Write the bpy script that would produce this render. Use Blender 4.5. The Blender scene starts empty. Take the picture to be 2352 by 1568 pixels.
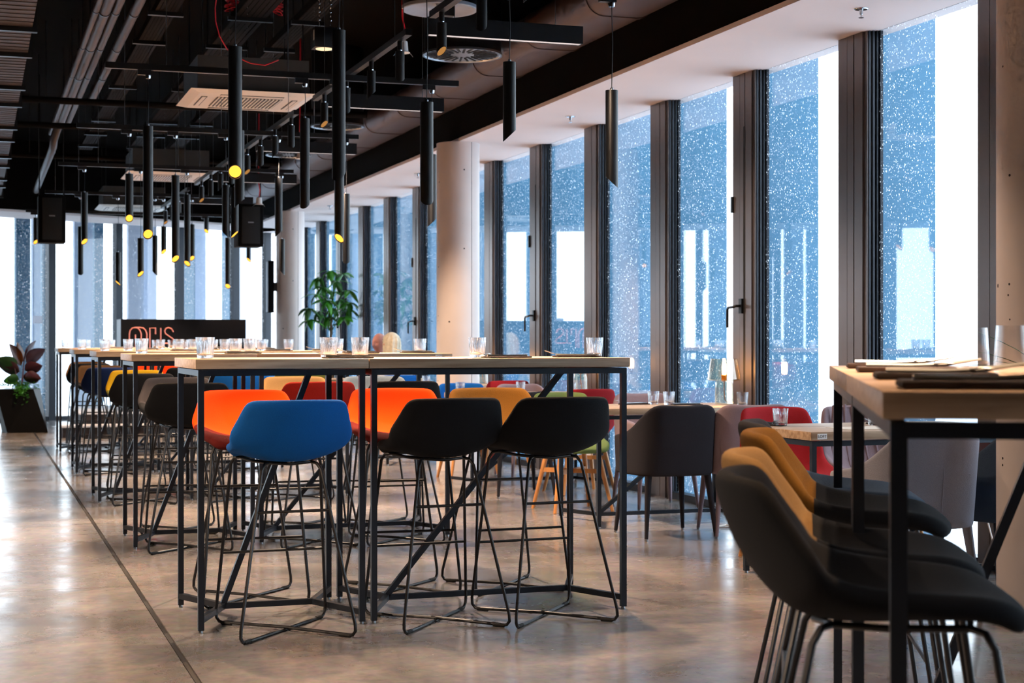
import bpy, bmesh, math, random
from mathutils import Vector, Matrix
random.seed(7)
R = math.radians
scene = bpy.context.scene
col = scene.collection

# ------------------------------------------------------------------ camera
CAM_H = 1.171                 # eye height in metres
FPX = 3650.0                  # focal length in pixels of the 2352 x 1568 frame
YAW = R(18.7)                 # camera turned to the right of the room's long axis
cs, sn = math.cos(YAW), math.sin(YAW)
cam_data = bpy.data.cameras.new('camera')
cam_data.sensor_width = 36.0
cam_data.lens = 36.0 * FPX / 2352.0
cam_data.clip_start = 0.05
cam_data.clip_end = 400
cam_data.dof.use_dof = True
cam_data.dof.focus_distance = 6.7
cam_data.dof.aperture_fstop = 6.3
cam = bpy.data.objects.new('camera', cam_data)
cam.location = (0, 0, CAM_H)
cam.rotation_euler = (R(90), 0, -YAW)
col.objects.link(cam)
scene.camera = cam

# ------------------------------------------------------------------ world and exposure
world = bpy.data.worlds.new('overcast_sky')
scene.world = world
world.use_nodes = True
wn = world.node_tree.nodes
bg = wn['Background']
bg.inputs['Color'].default_value = (0.80, 0.91, 1.0, 1)
bg.inputs['Strength'].default_value = 1.75
vs = scene.view_settings
vs.view_transform = 'Standard'
vs.look = 'None'
vs.exposure = 1.55
vs.gamma = 1.0
vs.use_curve_mapping = False
try:
    cy = scene.cycles
    cy.max_bounces = 5
    cy.use_adaptive_sampling = True
    cy.adaptive_threshold = 0.06
    cy.adaptive_min_samples = 12
    cy.diffuse_bounces = 3
    cy.glossy_bounces = 3
    cy.transmission_bounces = 6
    cy.transparent_max_bounces = 12
    cy.caustics_reflective = False
    cy.caustics_refractive = False
    cy.sample_clamp_indirect = 4.0
    cy.use_denoising = True
    cy.use_light_tree = True
except Exception:
    pass

# ------------------------------------------------------------------ measuring helpers
def ray(px):
    return (px - 1176.0) / FPX
def on_row(px, y):
    """x and camera depth of the point that stands on the line y = const of the room"""
    t = ray(px)
    Z = y / (cs - t * sn)
    return Z * (t * cs + sn), Z
def on_col(px, x):
    t = ray(px)
    Z = x / (t * cs + sn)
    return Z * (cs - t * sn), Z
def height(py, Z):
    return CAM_H + (784.0 - py) * Z / FPX
def depth(x, y):
    return x * sn + y * cs

# ------------------------------------------------------------------ materials
def C(hexs, a=1.0):
    out = []
    for i in (0, 2, 4):
        c = int(hexs[i:i + 2], 16) / 255.0
        out.append(c / 12.92 if c <= 0.04045 else ((c + 0.055) / 1.055) ** 2.4)
    return (out[0], out[1], out[2], a)
MATS = {}
def newmat(name):
    m = bpy.data.materials.new(name)
    m.use_nodes = True
    nt = m.node_tree
    b = nt.nodes['Principled BSDF']
    MATS[name] = m
    return m, nt, b
def plain(name, color, rough=0.5, metal=0.0, spec=0.5, var=0.12, scale=25.0, bump=0.0, coat=0.0):
    m, nt, b = newmat(name)
    N, L = nt.nodes, nt.links
    tc = N.new('ShaderNodeTexCoord')
    nz = N.new('ShaderNodeTexNoise')
    nz.inputs['Scale'].default_value = scale
    nz.inputs['Detail'].default_value = 4
    L.new(tc.outputs['Object'], nz.inputs['Vector'])
    mx = N.new('ShaderNodeMix'); mx.data_type = 'RGBA'
    d = tuple(max(0, c * (1 - var)) for c in color[:3]) + (1,)
    u = tuple(min(1, c * (1 + var)) for c in color[:3]) + (1,)
    mx.inputs['A'].default_value = d
    mx.inputs['B'].default_value = u
    L.new(nz.outputs['Fac'], mx.inputs['Factor'])
    L.new(mx.outputs['Result'], b.inputs['Base Color'])
    b.inputs['Roughness'].default_value = rough
    b.inputs['Metallic'].default_value = metal
    b.inputs['Specular IOR Level'].default_value = spec
    if coat:
        b.inputs['Coat Weight'].default_value = coat
        b.inputs['Coat Roughness'].default_value = 0.1
    if bump:
        bp = N.new('ShaderNodeBump')
        bp.inputs['Strength'].default_value = bump
        bp.inputs['Distance'].default_value = 0.002
        L.new(nz.outputs['Fac'], bp.inputs['Height'])
        L.new(bp.outputs['Normal'], b.inputs['Normal'])
    return m
def fabric(name, color):
    m = plain(name, color, 0.95, 0, 0.15, 0.16, 260.0, 0.5)
    b = m.node_tree.nodes['Principled BSDF']
    b.inputs['Sheen Weight'].default_value = 0.25
    b.inputs['Sheen Roughness'].default_value = 0.5
    b.inputs['Sheen Tint'].default_value = color
    return m
def wood(name, c1, c2, axis=0, rough=0.45):
    m, nt, b = newmat(name)
    N, L = nt.nodes, nt.links
    tc = N.new('ShaderNodeTexCoord')
    mp = N.new('ShaderNodeMapping')
    s = [28, 28, 28]; s[axis] = 1.6
    mp.inputs['Scale'].default_value = s
    L.new(tc.outputs['Object'], mp.inputs['Vector'])
    nz = N.new('ShaderNodeTexNoise')
    nz.inputs['Scale'].default_value = 1.6
    nz.inputs['Detail'].default_value = 6
    nz.inputs['Distortion'].default_value = 0.6
    L.new(mp.outputs['Vector'], nz.inputs['Vector'])
    cr = N.new('ShaderNodeValToRGB')
    cr.color_ramp.elements[0].position = 0.3
    cr.color_ramp.elements[1].position = 0.72
    cr.color_ramp.elements[0].color = c1
    cr.color_ramp.elements[1].color = c2
    L.new(nz.outputs['Fac'], cr.inputs['Fac'])
    L.new(cr.outputs['Color'], b.inputs['Base Color'])
    b.inputs['Roughness'].default_value = rough
    bp = N.new('ShaderNodeBump')
    bp.inputs['Strength'].default_value = 0.25
    bp.inputs['Distance'].default_value = 0.001
    L.new(nz.outputs['Fac'], bp.inputs['Height'])
    L.new(bp.outputs['Normal'], b.inputs['Normal'])
    return m
def emit(name, color, strength):
    m = bpy.data.materials.new(name)
    m.use_nodes = True
    nt = m.node_tree
    nt.nodes.remove(nt.nodes['Principled BSDF'])
    e = nt.nodes.new('ShaderNodeEmission')
    e.inputs['Color'].default_value = color
    e.inputs['Strength'].default_value = strength
    nt.links.new(e.outputs[0], nt.nodes['Material Output'].inputs['Surface'])
    MATS[name] = m
    return m
def clear_glass(name, tint, k0, k1, power, drops=False):
    """see-through pane: transparent, with a mirror share that grows towards grazing view"""
    m = bpy.data.materials.new(name)
    m.use_nodes = True
    nt = m.node_tree
    N, L = nt.nodes, nt.links
    N.remove(N['Principled BSDF'])
    out = N['Material Output']
    tr = N.new('ShaderNodeBsdfTransparent'); tr.inputs['Color'].default_value = tint
    gl = N.new('ShaderNodeBsdfGlossy'); gl.inputs['Roughness'].default_value = 0.0
    gl.inputs['Color'].default_value = (1, 1, 1, 1)
    lw = N.new('ShaderNodeLayerWeight'); lw.inputs['Blend'].default_value = 0.5
    pw = N.new('ShaderNodeMath'); pw.operation = 'POWER'; pw.inputs[1].default_value = power
    ml = N.new('ShaderNodeMath'); ml.operation = 'MULTIPLY_ADD'
    ml.inputs[1].default_value = k1; ml.inputs[2].default_value = k0
    L.new(lw.outputs['Facing'], pw.inputs[0]); L.new(pw.outputs[0], ml.inputs[0])
    mx = N.new('ShaderNodeMixShader')
    L.new(ml.outputs[0], mx.inputs['Fac']); L.new(tr.outputs[0], mx.inputs[1]); L.new(gl.outputs[0], mx.inputs[2])
    last = mx
    if drops:
        tc = N.new('ShaderNodeTexCoord')
        fac = None
        for sc_, th in ((30.0, 0.105), (68.0, 0.125)):
            vo = N.new('ShaderNodeTexVoronoi'); vo.inputs['Scale'].default_value = sc_
            vo.inputs['Randomness'].default_value = 1.0
            mp = N.new('ShaderNodeMapping'); mp.inputs['Scale'].default_value = (1, 1.15, 0.8)
            mp.inputs['Location'].default_value = (sc_ * 0.31, 0, 0)
            nz = N.new('ShaderNodeTexNoise'); nz.inputs['Scale'].default_value = 60
            ad = N.new('ShaderNodeMix'); ad.data_type = 'RGBA'; ad.blend_type = 'LINEAR_LIGHT'
            ad.inputs['Factor'].default_value = 0.012
            L.new(tc.outputs['Object'], nz.inputs['Vector'])
            L.new(tc.outputs['Object'], ad.inputs['A']); L.new(nz.outputs['Color'], ad.inputs['B'])
            L.new(ad.outputs['Result'], mp.inputs['Vector'])
            L.new(mp.outputs['Vector'], vo.inputs['Vector'])
            sp = N.new('ShaderNodeSeparateColor')
            L.new(vo.outputs['Color'], sp.inputs[0])
            mm = N.new('ShaderNodeMath'); mm.operation = 'MULTIPLY'; mm.inputs[1].default_value = th * 1.9
            L.new(sp.outputs[0], mm.inputs[0])
            lt = N.new('ShaderNodeMath'); lt.operation = 'LESS_THAN'
            L.new(vo.outputs['Distance'], lt.inputs[0]); L.new(mm.outputs[0], lt.inputs[1])
            if fac is None:
                fac = lt
            else:
                mxm = N.new('ShaderNodeMath'); mxm.operation = 'MAXIMUM'
                L.new(fac.outputs[0], mxm.inputs[0]); L.new(lt.outputs[0], mxm.inputs[1]); fac = mxm
        hf = N.new('ShaderNodeMath'); hf.operation = 'MULTIPLY'; hf.inputs[1].default_value = 0.85
        L.new(fac.outputs[0], hf.inputs[0])
        tl = N.new('ShaderNodeBsdfTranslucent'); tl.inputs['Color'].default_value = (0.95, 0.97, 1, 1)
        m2 = N.new('ShaderNodeMixShader')
        L.new(hf.outputs[0], m2.inputs['Fac']); L.new(mx.outputs[0], m2.inputs[1]); L.new(tl.outputs[0], m2.inputs[2])
        last = m2
    L.new(last.outputs[0], out.inputs['Surface'])
    MATS[name] = m
    return m
def solid_glass(name, tint, keep=0.3):
    m = bpy.data.materials.new(name)
    m.use_nodes = True
    nt = m.node_tree
    N, L = nt.nodes, nt.links
    N.remove(N['Principled BSDF'])
    g = N.new('ShaderNodeBsdfGlass'); g.inputs['IOR'].default_value = 1.45
    g.inputs['Roughness'].default_value = 0.0; g.inputs['Color'].default_value = tint
    t = N.new('ShaderNodeBsdfTransparent'); t.inputs['Color'].default_value = tint
    mx = N.new('ShaderNodeMixShader'); mx.inputs['Fac'].default_value = keep
    L.new(g.outputs[0], mx.inputs[1]); L.new(t.outputs[0], mx.inputs[2])
    L.new(mx.outputs[0], N['Material Output'].inputs['Surface'])
    MATS[name] = m
    return m
def concrete_floor(name):
    m, nt, b = newmat(name)
    N, L = nt.nodes, nt.links
    ge = N.new('ShaderNodeNewGeometry')
    def noise(scale, detail, dist=0.0):
        n = N.new('ShaderNodeTexNoise'); n.inputs['Scale'].default_value = scale
        n.inputs['Detail'].default_value = detail; n.inputs['Distortion'].default_value = dist
        n.inputs['Roughness'].default_value = 0.62
        L.new(ge.outputs['Position'], n.inputs['Vector']); return n
    a = noise(0.8, 8, 0.5); f = noise(18, 6); r = noise(2.2, 6, 0.0)
    cr = N.new('ShaderNodeValToRGB')
    cr.color_ramp.elements[0].position = 0.34; cr.color_ramp.elements[0].color = C('5e5a58')
    cr.color_ramp.elements[1].position = 0.68; cr.color_ramp.elements[1].color = C('a0948c')
    L.new(a.outputs['Fac'], cr.inputs['Fac'])
    mx = N.new('ShaderNodeMix'); mx.data_type = 'RGBA'; mx.blend_type = 'OVERLAY'
    mx.inputs['Factor'].default_value = 0.5
    L.new(cr.outputs['Color'], mx.inputs['A']); L.new(f.outputs['Color'], mx.inputs['B'])
    hs = N.new('ShaderNodeHueSaturation'); hs.inputs['Saturation'].default_value = 0.55
    L.new(mx.outputs['Result'], hs.inputs['Color'])
    L.new(hs.outputs['Color'], b.inputs['Base Color'])
    mr = N.new('ShaderNodeMapRange')
    mr.inputs['From Min'].default_value = 0.3; mr.inputs['From Max'].default_value = 0.7
    mr.inputs['To Min'].default_value = 0.13; mr.inputs['To Max'].default_value = 0.30
    L.new(r.outputs['Fac'], mr.inputs['Value']); L.new(mr.outputs['Result'], b.inputs['Roughness'])
    bp = N.new('ShaderNodeBump'); bp.inputs['Strength'].default_value = 0.04; bp.inputs['Distance'].default_value = 0.0006
    L.new(r.outputs['Fac'], bp.inputs['Height']); L.new(bp.outputs['Normal'], b.inputs['Normal'])
    b.inputs['Specular IOR Level'].default_value = 0.65
    return m
def pitted(name, color):
    """smooth cast concrete with small dark blow holes"""
    m = plain(name, color, 0.6, 0, 0.3, 0.06, 6.0, 0.15)
    nt = m.node_tree; N, L = nt.nodes, nt.links
    b = N['Principled BSDF']
    tc = N.new('ShaderNodeTexCoord')
    vo = N.new('ShaderNodeTexVoronoi'); vo.inputs['Scale'].default_value = 16
    L.new(tc.outputs['Object'], vo.inputs['Vector'])
    sp = N.new('ShaderNodeSeparateColor'); L.new(vo.outputs['Color'], sp.inputs[0])
    pw = N.new('ShaderNodeMath'); pw.operation = 'POWER'; pw.inputs[1].default_value = 6
    L.new(sp.outputs[0], pw.inputs[0])
    mm = N.new('ShaderNodeMath'); mm.operation = 'MULTIPLY'; mm.inputs[1].default_value = 0.16
    L.new(pw.outputs[0], mm.inputs[0])
    lt = N.new('ShaderNodeMath'); lt.operation = 'LESS_THAN'
    L.new(vo.outputs['Distance'], lt.inputs[0]); L.new(mm.outputs[0], lt.inputs[1])
    mx = N.new('ShaderNodeMix'); mx.data_type = 'RGBA'
    src = b.inputs['Base Color'].links[0].from_socket
    L.new(lt.outputs[0], mx.inputs['Factor']); L.new(src, mx.inputs['A'])
    mx.inputs['B'].default_value = C('3c3634')
    L.new(mx.outputs['Result'], b.inputs['Base Color'])
    return m

concrete_floor('floor_concrete')
pitted('column_concrete', C('e2d6d0'))
plain('soffit_white', C('ecdcd6'), 0.8, var=0.03, scale=3)
plain('ceiling_dark', C('0b0807'), 0.95, spec=0.05, var=0.3, scale=3)
plain('wall_dark', C('3a302c'), 0.8, var=0.1, scale=3)
plain('joint_dark', C('2a2826'), 0.6)
plain('duct_brown', C('3c2b25'), 0.55, var=0.1, scale=2)
plain('duct_grey', C('5c4a46'), 0.5, 0.3, var=0.1, scale=2)
plain('tray_dark', C('17110e'), 0.8, spec=0.1, var=0.1, scale=5)
plain('pipe_dark', C('0c0908'), 0.8, spec=0.1)
plain('pipe_brown', C('43322a'), 0.5, var=0.1, scale=5)
plain('black_metal', C('0d0f14'), 0.38, 0.2, 0.5)
plain('frame_metal', C('1b222c'), 0.4, 0.3, 0.5)
plain('tube_metal', C('0b0d11'), 0.38, 0.0, 0.45)
plain('mullion_metal', C('6a6260'), 0.32, 0.55, 0.5, var=0.04)
plain('mullion_dark', C('141c28'), 0.35, 0.3)
plain('chrome', C('c8ccd2'), 0.15, 1.0)
plain('steel', C('9aa0a6'), 0.3, 1.0)
plain('white_plastic', C('e8e2dc'), 0.5, var=0.02)
plain('ac_white', C('e6dccf'), 0.5, var=0.02)
plain('ac_dark', C('3c3834'), 0.6)
plain('red_cable', C('d01020'), 0.4)
plain('fin_blue', C('447a9a'), 0.45, 0.0, 0.4, var=0.06, scale=3)
plain('fin_pale', C('ccd2e2'), 0.6, var=0.04, scale=2)
plain('snow', C('d8e2ee'), 0.9, var=0.05, scale=2)
plain('gold_inside', C('c07a20'), 0.4, 0.4)
plain('copper', C('d8887c'), 0.4, 0.3)
plain('sign_black', C('0c0d12'), 0.7, spec=0.1)
plain('grey_panel', C('8f98a4'), 0.5)
plain('step_white', C('c9ccd2'), 0.5)
plain('step_dark', C('241c1c'), 0.6)
plain('napkin', C('241e20'), 0.85, bump=0.3, scale=120)
plain('menu_leather', C('3c2a26'), 0.6, bump=0.3, scale=80)
plain('paper', C('d9d2c6'), 0.8)
plain('label_white', C('f0f0f0'), 0.6)
plain('label_black', C('101010'), 0.6)
plain('planter_black', C('0d0e10'), 0.5, spec=0.2)
plain('soil', C('2a2019'), 0.95)
plain('leaf_green', C('3c8a1c'), 0.42, 0, 0.5, 0.35, 6)
plain('leaf_dark', C('2c5c28'), 0.45, 0, 0.5, 0.3, 6)
plain('leaf_purple', C('4a2430'), 0.4, 0, 0.5, 0.35, 6)
plain('leaf_rust', C('8a4a20'), 0.4, 0, 0.5, 0.35, 6)
plain('stem', C('5c4a32'), 0.7)
plain('skin', C('c08070'), 0.55, 0, 0.4, 0.08, 20)
plain('hair_blond', C('d8cbb0'), 0.5, 0, 0.5, 0.3, 40)
plain('hair_grey', C('8c8480'), 0.6)
plain('cloth_dark', C('171a20'), 0.9, bump=0.3, scale=120)
plain('cloth_white', C('c8ccd4'), 0.9, bump=0.3, scale=120)
plain('speaker_black', C('070708'), 0.8, spec=0.1)
plain('rubber', C('0c0c0d'), 0.8)
wood('oak_x', C('9a7e64'), C('ccb498'), 0)
wood('beech_leg', C('b87840'), C('d89a5c'), 2)
clear_glass('window_glass', (0.965, 0.985, 1.0, 1), 0.03, 0.55, 2.6, drops=True)
solid_glass('tumbler_glass', (0.98, 0.98, 0.98, 1), 0.35)
clear_glass('thin_glass', (0.985, 0.985, 0.985, 1), 0.04, 0.6, 2.0)
clear_glass('smoked_glass', (0.985, 0.945, 0.87, 1), 0.05, 0.45, 1.8)
emit('lamp_glow', (1.0, 0.43, 0.045, 1), 0.75)
emit('filament', (1.0, 0.50, 0.16, 1), 90.0)
emit('strip_glow', (1.0, 0.84, 0.80, 1), 0.30)
emit('spot_glow', (1.0, 0.45, 0.12, 1), 0.16)
emit('lens_glow', (1.0, 0.72, 0.42, 1), 0.5)
pm, pnt, pb = newmat('backlit_paper')
tlp = pnt.nodes.new('ShaderNodeBsdfTranslucent'); tlp.inputs['Color'].default_value = (0.8, 0.8, 0.85, 1)
mxp = pnt.nodes.new('ShaderNodeMixShader'); mxp.inputs['Fac'].default_value = 0.5
pb.inputs['Base Color'].default_value = (0.8, 0.8, 0.85, 1)
pnt.links.new(pb.outputs[0], mxp.inputs[1]); pnt.links.new(tlp.outputs[0], mxp.inputs[2])
pnt.links.new(mxp.outputs[0], pnt.nodes['Material Output'].inputs['Surface'])
FAB = {}
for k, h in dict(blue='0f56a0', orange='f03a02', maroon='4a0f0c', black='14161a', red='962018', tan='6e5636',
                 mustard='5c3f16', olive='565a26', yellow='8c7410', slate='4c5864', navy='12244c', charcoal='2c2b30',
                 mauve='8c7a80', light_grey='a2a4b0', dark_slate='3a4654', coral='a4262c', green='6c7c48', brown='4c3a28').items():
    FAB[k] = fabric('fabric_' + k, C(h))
M = MATS

# ------------------------------------------------------------------ mesh helpers
class MB:
    def __init__(self):
        self.v = []; self.f = []
    def add(self, vs, fs):
        o = len(self.v)
        self.v += [tuple(p) for p in vs]
        self.f += [tuple(i + o for i in f) for f in fs]
        return self
    def box(self, x0, x1, y0, y1, z0, z1):
        v = [(x0, y0, z0), (x1, y0, z0), (x1, y1, z0), (x0, y1, z0), (x0, y0, z1), (x1, y0, z1), (x1, y1, z1), (x0, y1, z1)]
        return self.add(v, [(3, 2, 1, 0), (4, 5, 6, 7), (0, 1, 5, 4), (1, 2, 6, 5), (2, 3, 7, 6), (3, 0, 4, 7)])
    def bar(self, p, q, w, h=None):
        """square bar from p to q"""
        h = h or w
        p, q = Vector(p), Vector(q)
        d = (q - p).normalized()
        up = Vector((0, 0, 1)) if abs(d.z) < 0.95 else Vector((0, 1, 0))
        a = d.cross(up).normalized() * (w / 2)
        b = a.normalized().cross(d).normalized() * (h / 2)
        v = [p - a - b, p + a - b, p + a + b, p - a + b, q - a - b, q + a - b, q + a + b, q - a + b]
        return self.add(v, [(0, 1, 2, 3), (7, 6, 5, 4), (4, 5, 1, 0), (5, 6, 2, 1), (6, 7, 3, 2), (7, 4, 0, 3)])
    def tube(self, pts, r, n=8, closed=False, caps=True):
        pts = [Vector(p) for p in pts]
        rs = r if isinstance(r, (list, tuple)) else [r] * len(pts)
        m = len(pts)
        rings = []
        prev = None
        for i, p in enumerate(pts):
            if closed:
                d = (pts[(i + 1) % m] - pts[i - 1])
            else:
                d = (pts[min(i + 1, m - 1)] - pts[max(i - 1, 0)])
            d = d.normalized() if d.length > 1e-9 else Vector((0, 0, 1))
            if prev is None:
                up = Vector((0, 0, 1)) if abs(d.z) < 0.9 else Vector((1, 0, 0))
                a = d.cross(up).normalized()
            else:
                a = (prev - d * prev.dot(d)).normalized()
            prev = a
            b = d.cross(a)
            rings.append([p + (a * math.cos(2 * math.pi * k / n) + b * math.sin(2 * math.pi * k / n)) * rs[i] for k in range(n)])
        v = [q for rg in rings for q in rg]
        f = []
        for i in range(m if closed else m - 1):
            j = (i + 1) % m
            for k in range(n):
                k2 = (k + 1) % n
                f.append((i * n + k, i * n + k2, j * n + k2, j * n + k))
        if caps and not closed:
            f.append(tuple(reversed(range(n))))
            f.append(tuple(range((m - 1) * n, m * n)))
        return self.add(v, f)
    def lathe(self, prof, n=24, c=(0, 0), close=False):
        v = []
        for r, z in prof:
            for k in range(n):
                a = 2 * math.pi * k / n
                v.append((c[0] + r * math.cos(a), c[1] + r * math.sin(a), z))
        f = []
        m = len(prof)
        for i in range(m - 1 + (1 if close else 0)):
            j = (i + 1) % m
            for k in range(n):
                k2 = (k + 1) % n
                f.append((i * n + k, i * n + k2, j * n + k2, j * n + k))
        if not close:
            if prof[0][0] > 1e-6: f.append(tuple(reversed(range(n))))
            if prof[-1][0] > 1e-6: f.append(tuple(range((m - 1) * n, m * n)))
        return self.add(v, f)
    def build(self, name, mat, parent=None, smooth=True, bevel=0.0):
        me = bpy.data.meshes.new(name)
        me.from_pydata(self.v, [], self.f)
        bm = bmesh.new(); bm.from_mesh(me)
        bmesh.ops.remove_doubles(bm, verts=bm.verts, dist=1e-6)
        bmesh.ops.recalc_face_normals(bm, faces=bm.faces)
        if bevel:
            bmesh.ops.bevel(bm, geom=bm.edges[:], offset=bevel, segments=2, affect='EDGES', profile=0.5)
        bm.to_mesh(me); bm.free()
        if smooth:
            me.shade_smooth()
            me.set_sharp_from_angle(angle=R(38))
        me.materials.append(mat if not isinstance(mat, str) else M[mat])
        o = bpy.data.objects.new(name, me)
        col.objects.link(o)
        if parent: o.parent = parent
        return o
def bx(name, mat, x0, x1, y0, y1, z0, z1, parent=None, bevel=0.0):
    return MB().box(x0, x1, y0, y1, z0, z1).build(name, mat, parent, smooth=bool(bevel), bevel=bevel)
def tag(o, label=None, cat=None, group=None, kind=None):
    if label: o['label'] = label
    if cat: o['category'] = cat
    if group: o['group'] = group
    if kind: o['kind'] = kind
    return o
def empty(name, loc=(0, 0, 0), rz=0.0):
    o = bpy.data.objects.new(name, None)
    o.empty_display_size = 0.1
    o.location = loc; o.rotation_euler = (0, 0, rz)
    col.objects.link(o)
    return o
def thing(name, label, cat, loc=(0, 0, 0), rz=0.0, group=None):
    return tag(empty(name, loc, rz), label, cat, group)
def struct(o, label=None):
    o['kind'] = 'structure'
    if label: o['label'] = label
    return o
def copy_tree(o, parent=None):
    c = o.copy(); col.objects.link(c); c.parent = parent
    for ch in o.children:
        copy_tree(ch, c)
    return c
def paint(o, mat):
    o.material_slots[0].link = 'OBJECT'
    o.material_slots[0].material = mat
def named(root, name):
    return [c for c in root.children if c.name.split('.')[0] == name]
def baked(o):
    """apply modifiers once so copies share plain mesh data"""
    dg = bpy.context.evaluated_depsgraph_get()
    dg.update()
    me = bpy.data.meshes.new_from_object(o.evaluated_get(dg))
    o.modifiers.clear()
    o.data = me
    return o
def split_surface(names, rows, mat, parent, thick, cut_y, levels=2):
    """one continuous padded shell, divided into two parts along a seam"""
    o = surface(names[0], rows, mat, parent, thick, levels)
    src = o.data
    outs = []
    for k in (0, 1):
        bm = bmesh.new(); bm.from_mesh(src)
        bmesh.ops.bisect_plane(bm, geom=bm.verts[:] + bm.edges[:] + bm.faces[:], plane_co=(0, cut_y, 0), plane_no=(0, 1, 0), clear_inner=(k == 0), clear_outer=(k == 1))
        me = bpy.data.meshes.new(names[k]); bm.to_mesh(me); bm.free()
        me.materials.append(mat)
        outs.append(me)
    o.data = outs[0]
    p = bpy.data.objects.new(names[1], outs[1]); col.objects.link(p); p.parent = parent
def surface(name, rows, mat, parent, thick, levels=2, offset=1):
    """rows of points -> padded shell"""
    n = len(rows[0])
    me = bpy.data.meshes.new(name)
    v = [p for r in rows for p in r]
    f = []
    for i in range(len(rows) - 1):
        for j in range(n - 1):
            f.append((i * n + j, i * n + j + 1, (i + 1) * n + j + 1, (i + 1) * n + j))
    me.from_pydata(v, [], f)
    me.shade_smooth()
    me.materials.append(mat)
    o = bpy.data.objects.new(name, me)
    col.objects.link(o)
    o.parent = parent
    s = o.modifiers.new('s', 'SOLIDIFY'); s.thickness = thick; s.offset = offset; s.use_even_offset = False
    d = o.modifiers.new('d', 'SUBSURF'); d.levels = levels; d.render_levels = levels
    baked(o)
    return o
ORD = ['leftmost', 'second from the left', 'third from the left', 'fourth from the left', 'fifth from the left', 'sixth from the left', 'seventh from the left', 'eighth from the left']
ROWN = ['nearest', 'second', 'third', 'fourth', 'farthest']

# ================================================================== THE SETTING
WX = 4.98            # inner face of the glazed wall
SOF = 2.98           # underside of the white soffit
CEIL = 4.0
XL, YN = -7.0, -3.0  # left wall, wall behind the camera
BA = math.atan(0.515)   # the far glazed wall stands at an angle
def back_y(x): return 24.017 + 0.515 * x

# floor: cast slabs with recessed joints
floor = struct(bx('floor', 'joint_dark', XL, WX + 0.1, YN, 27.2, -0.30, -0.035))
xs = [XL, -3.2, 0.73, WX + 0.1]
ys = [YN, 0.0, 3.85, 7.80, 11.82, 15.8, 19.8, 23.8, 27.2]
for i in range(len(xs) - 1):
    for j in range(len(ys) - 1):
        gl = 0.012 if abs(xs[i] - 0.73) < 1e-6 else 0.0025
        gr = 0.012 if abs(xs[i + 1] - 0.73) < 1e-6 else 0.0025
        bx('floor_slab', 'floor_concrete', xs[i] + gl, xs[i + 1] - gr, ys[j] + 0.0025, ys[j + 1] - 0.0025, -0.035, 0.0, floor)
bx('expansion_strip', 'joint_dark', 0.722, 0.738, YN, 27.0, -0.035, -0.002, floor)

# ceiling deck
ceiling = struct(bx('ceiling', 'ceiling_dark', XL, WX + 0.1, YN, 27.2, CEIL, CEIL + 0.2))

struct(bx('wall_left', 'wall_dark', XL - 0.2, XL, YN, 21.0, 0, CEIL))
struct(bx('wall_rear', 'wall_dark', XL - 0.2, WX + 0.1, YN - 0.2, YN, 0, CEIL))

# white soffit over the windows with dark fascia above it
sof = struct(bx('trim_1', 'soffit_white', 4.15, WX + 0.12, YN, 26.6, SOF, SOF + 0.03))
bx('fascia', 'ceiling_dark', 4.16, WX + 0.10, YN, 26.6, SOF + 0.03, CEIL, sof)

# columns
for k, (cx, cyy) in enumerate(((4.20, 5.52), (4.20, 13.95), (4.18, 22.0))):
    c = MB().lathe([(0.197, 0.0), (0.197, SOF)], 48).build('trim_%d' % (k + 2), 'column_concrete')
    c.location = (cx, cyy, 0)
    struct(c, ['round cast concrete column beside the foreground bar table', 'round concrete column between the middle windows',
               'round concrete column near the far window corner'][k])
    s = MB().box(-0.0015, 0.0015, -0.1985, -0.19, 0, SOF).build('mould_seam', 'joint_dark', c)
    s.rotation_euler.z = R(22)

# glazed wall on the right: one unit per bay
BAY0, BAY = 8.10, 1.40
wi = 0
for k in range(-8, 14):
    a = BAY0 + BAY * k
    b = a + BAY
    if a + 0.32 > 26.3: break
    wi += 1
    w = struct(empty('window_%d' % wi, (WX, a, 0)))
    opener = (k % 3 == 1)
    mb = MB()
    mb.box(-0.055, 0.03, 0.0, 0.32, 0, SOF)
    mb.box(-0.066, -0.05, 0.035, 0.125, 0, SOF)
    mb.box(-0.066, -0.05, 0.135, 0.205, 0, SOF)
    mb.box(-0.062, -0.05, 0.215, 0.315, 0, SOF)
    mb.build('mullion', 'mullion_metal', w, smooth=False)
    mb = MB()
    for q in range(3):
        mb.box(-0.048 + 0.022 * q, -0.034 + 0.022 * q, -0.006 - 0.008 * q, 0.01, 0, SOF)
    mb.box(0.012, 0.03, -0.035, 0.01, 0, SOF)
    mb.build('glazing_bead', 'mullion_dark', w, smooth=False)
    bx('sill_rail', 'mullion_dark', -0.05, 0.03, 0.32, BAY, 0, 0.05, w)
    MB().box(0.008, 0.016, 0.318, BAY + 0.002, 0.05, SOF).build('pane', 'window_glass', w, smooth=False)
    bx('fin', 'fin_blue', 0.06, 0.50, 0.14, 0.18, -0.45, 3.5, w)
    bx('fin_clamp', 'mullion_dark', 0.02, 0.07, 0.12, 0.20, 1.45, 1.52, w)
    if opener:
        bx('closing_gap', 'rubber', -0.0675, -0.05, 0.125, 0.150, 0.05, 2.62, w)
        h = MB()
        h.box(-0.085, -0.06, 0.145, 0.185, 1.36, 1.46)
        h.tube([(-0.08, 0.165, 1.41), (-0.115, 0.165, 1.41), (-0.125, 0.175, 1.405), (-0.125, 0.26, 1.40), (-0.125, 0.272, 1.385), (-0.125, 0.272, 1.265)], 0.009, 8)
        h.build('handle', 'black_metal', w)
        for z in (0.6, 2.05):
            bx('hinge', 'black_metal', -0.075, -0.055, 0.30, 0.325, z, z + 0.11, w)

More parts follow.
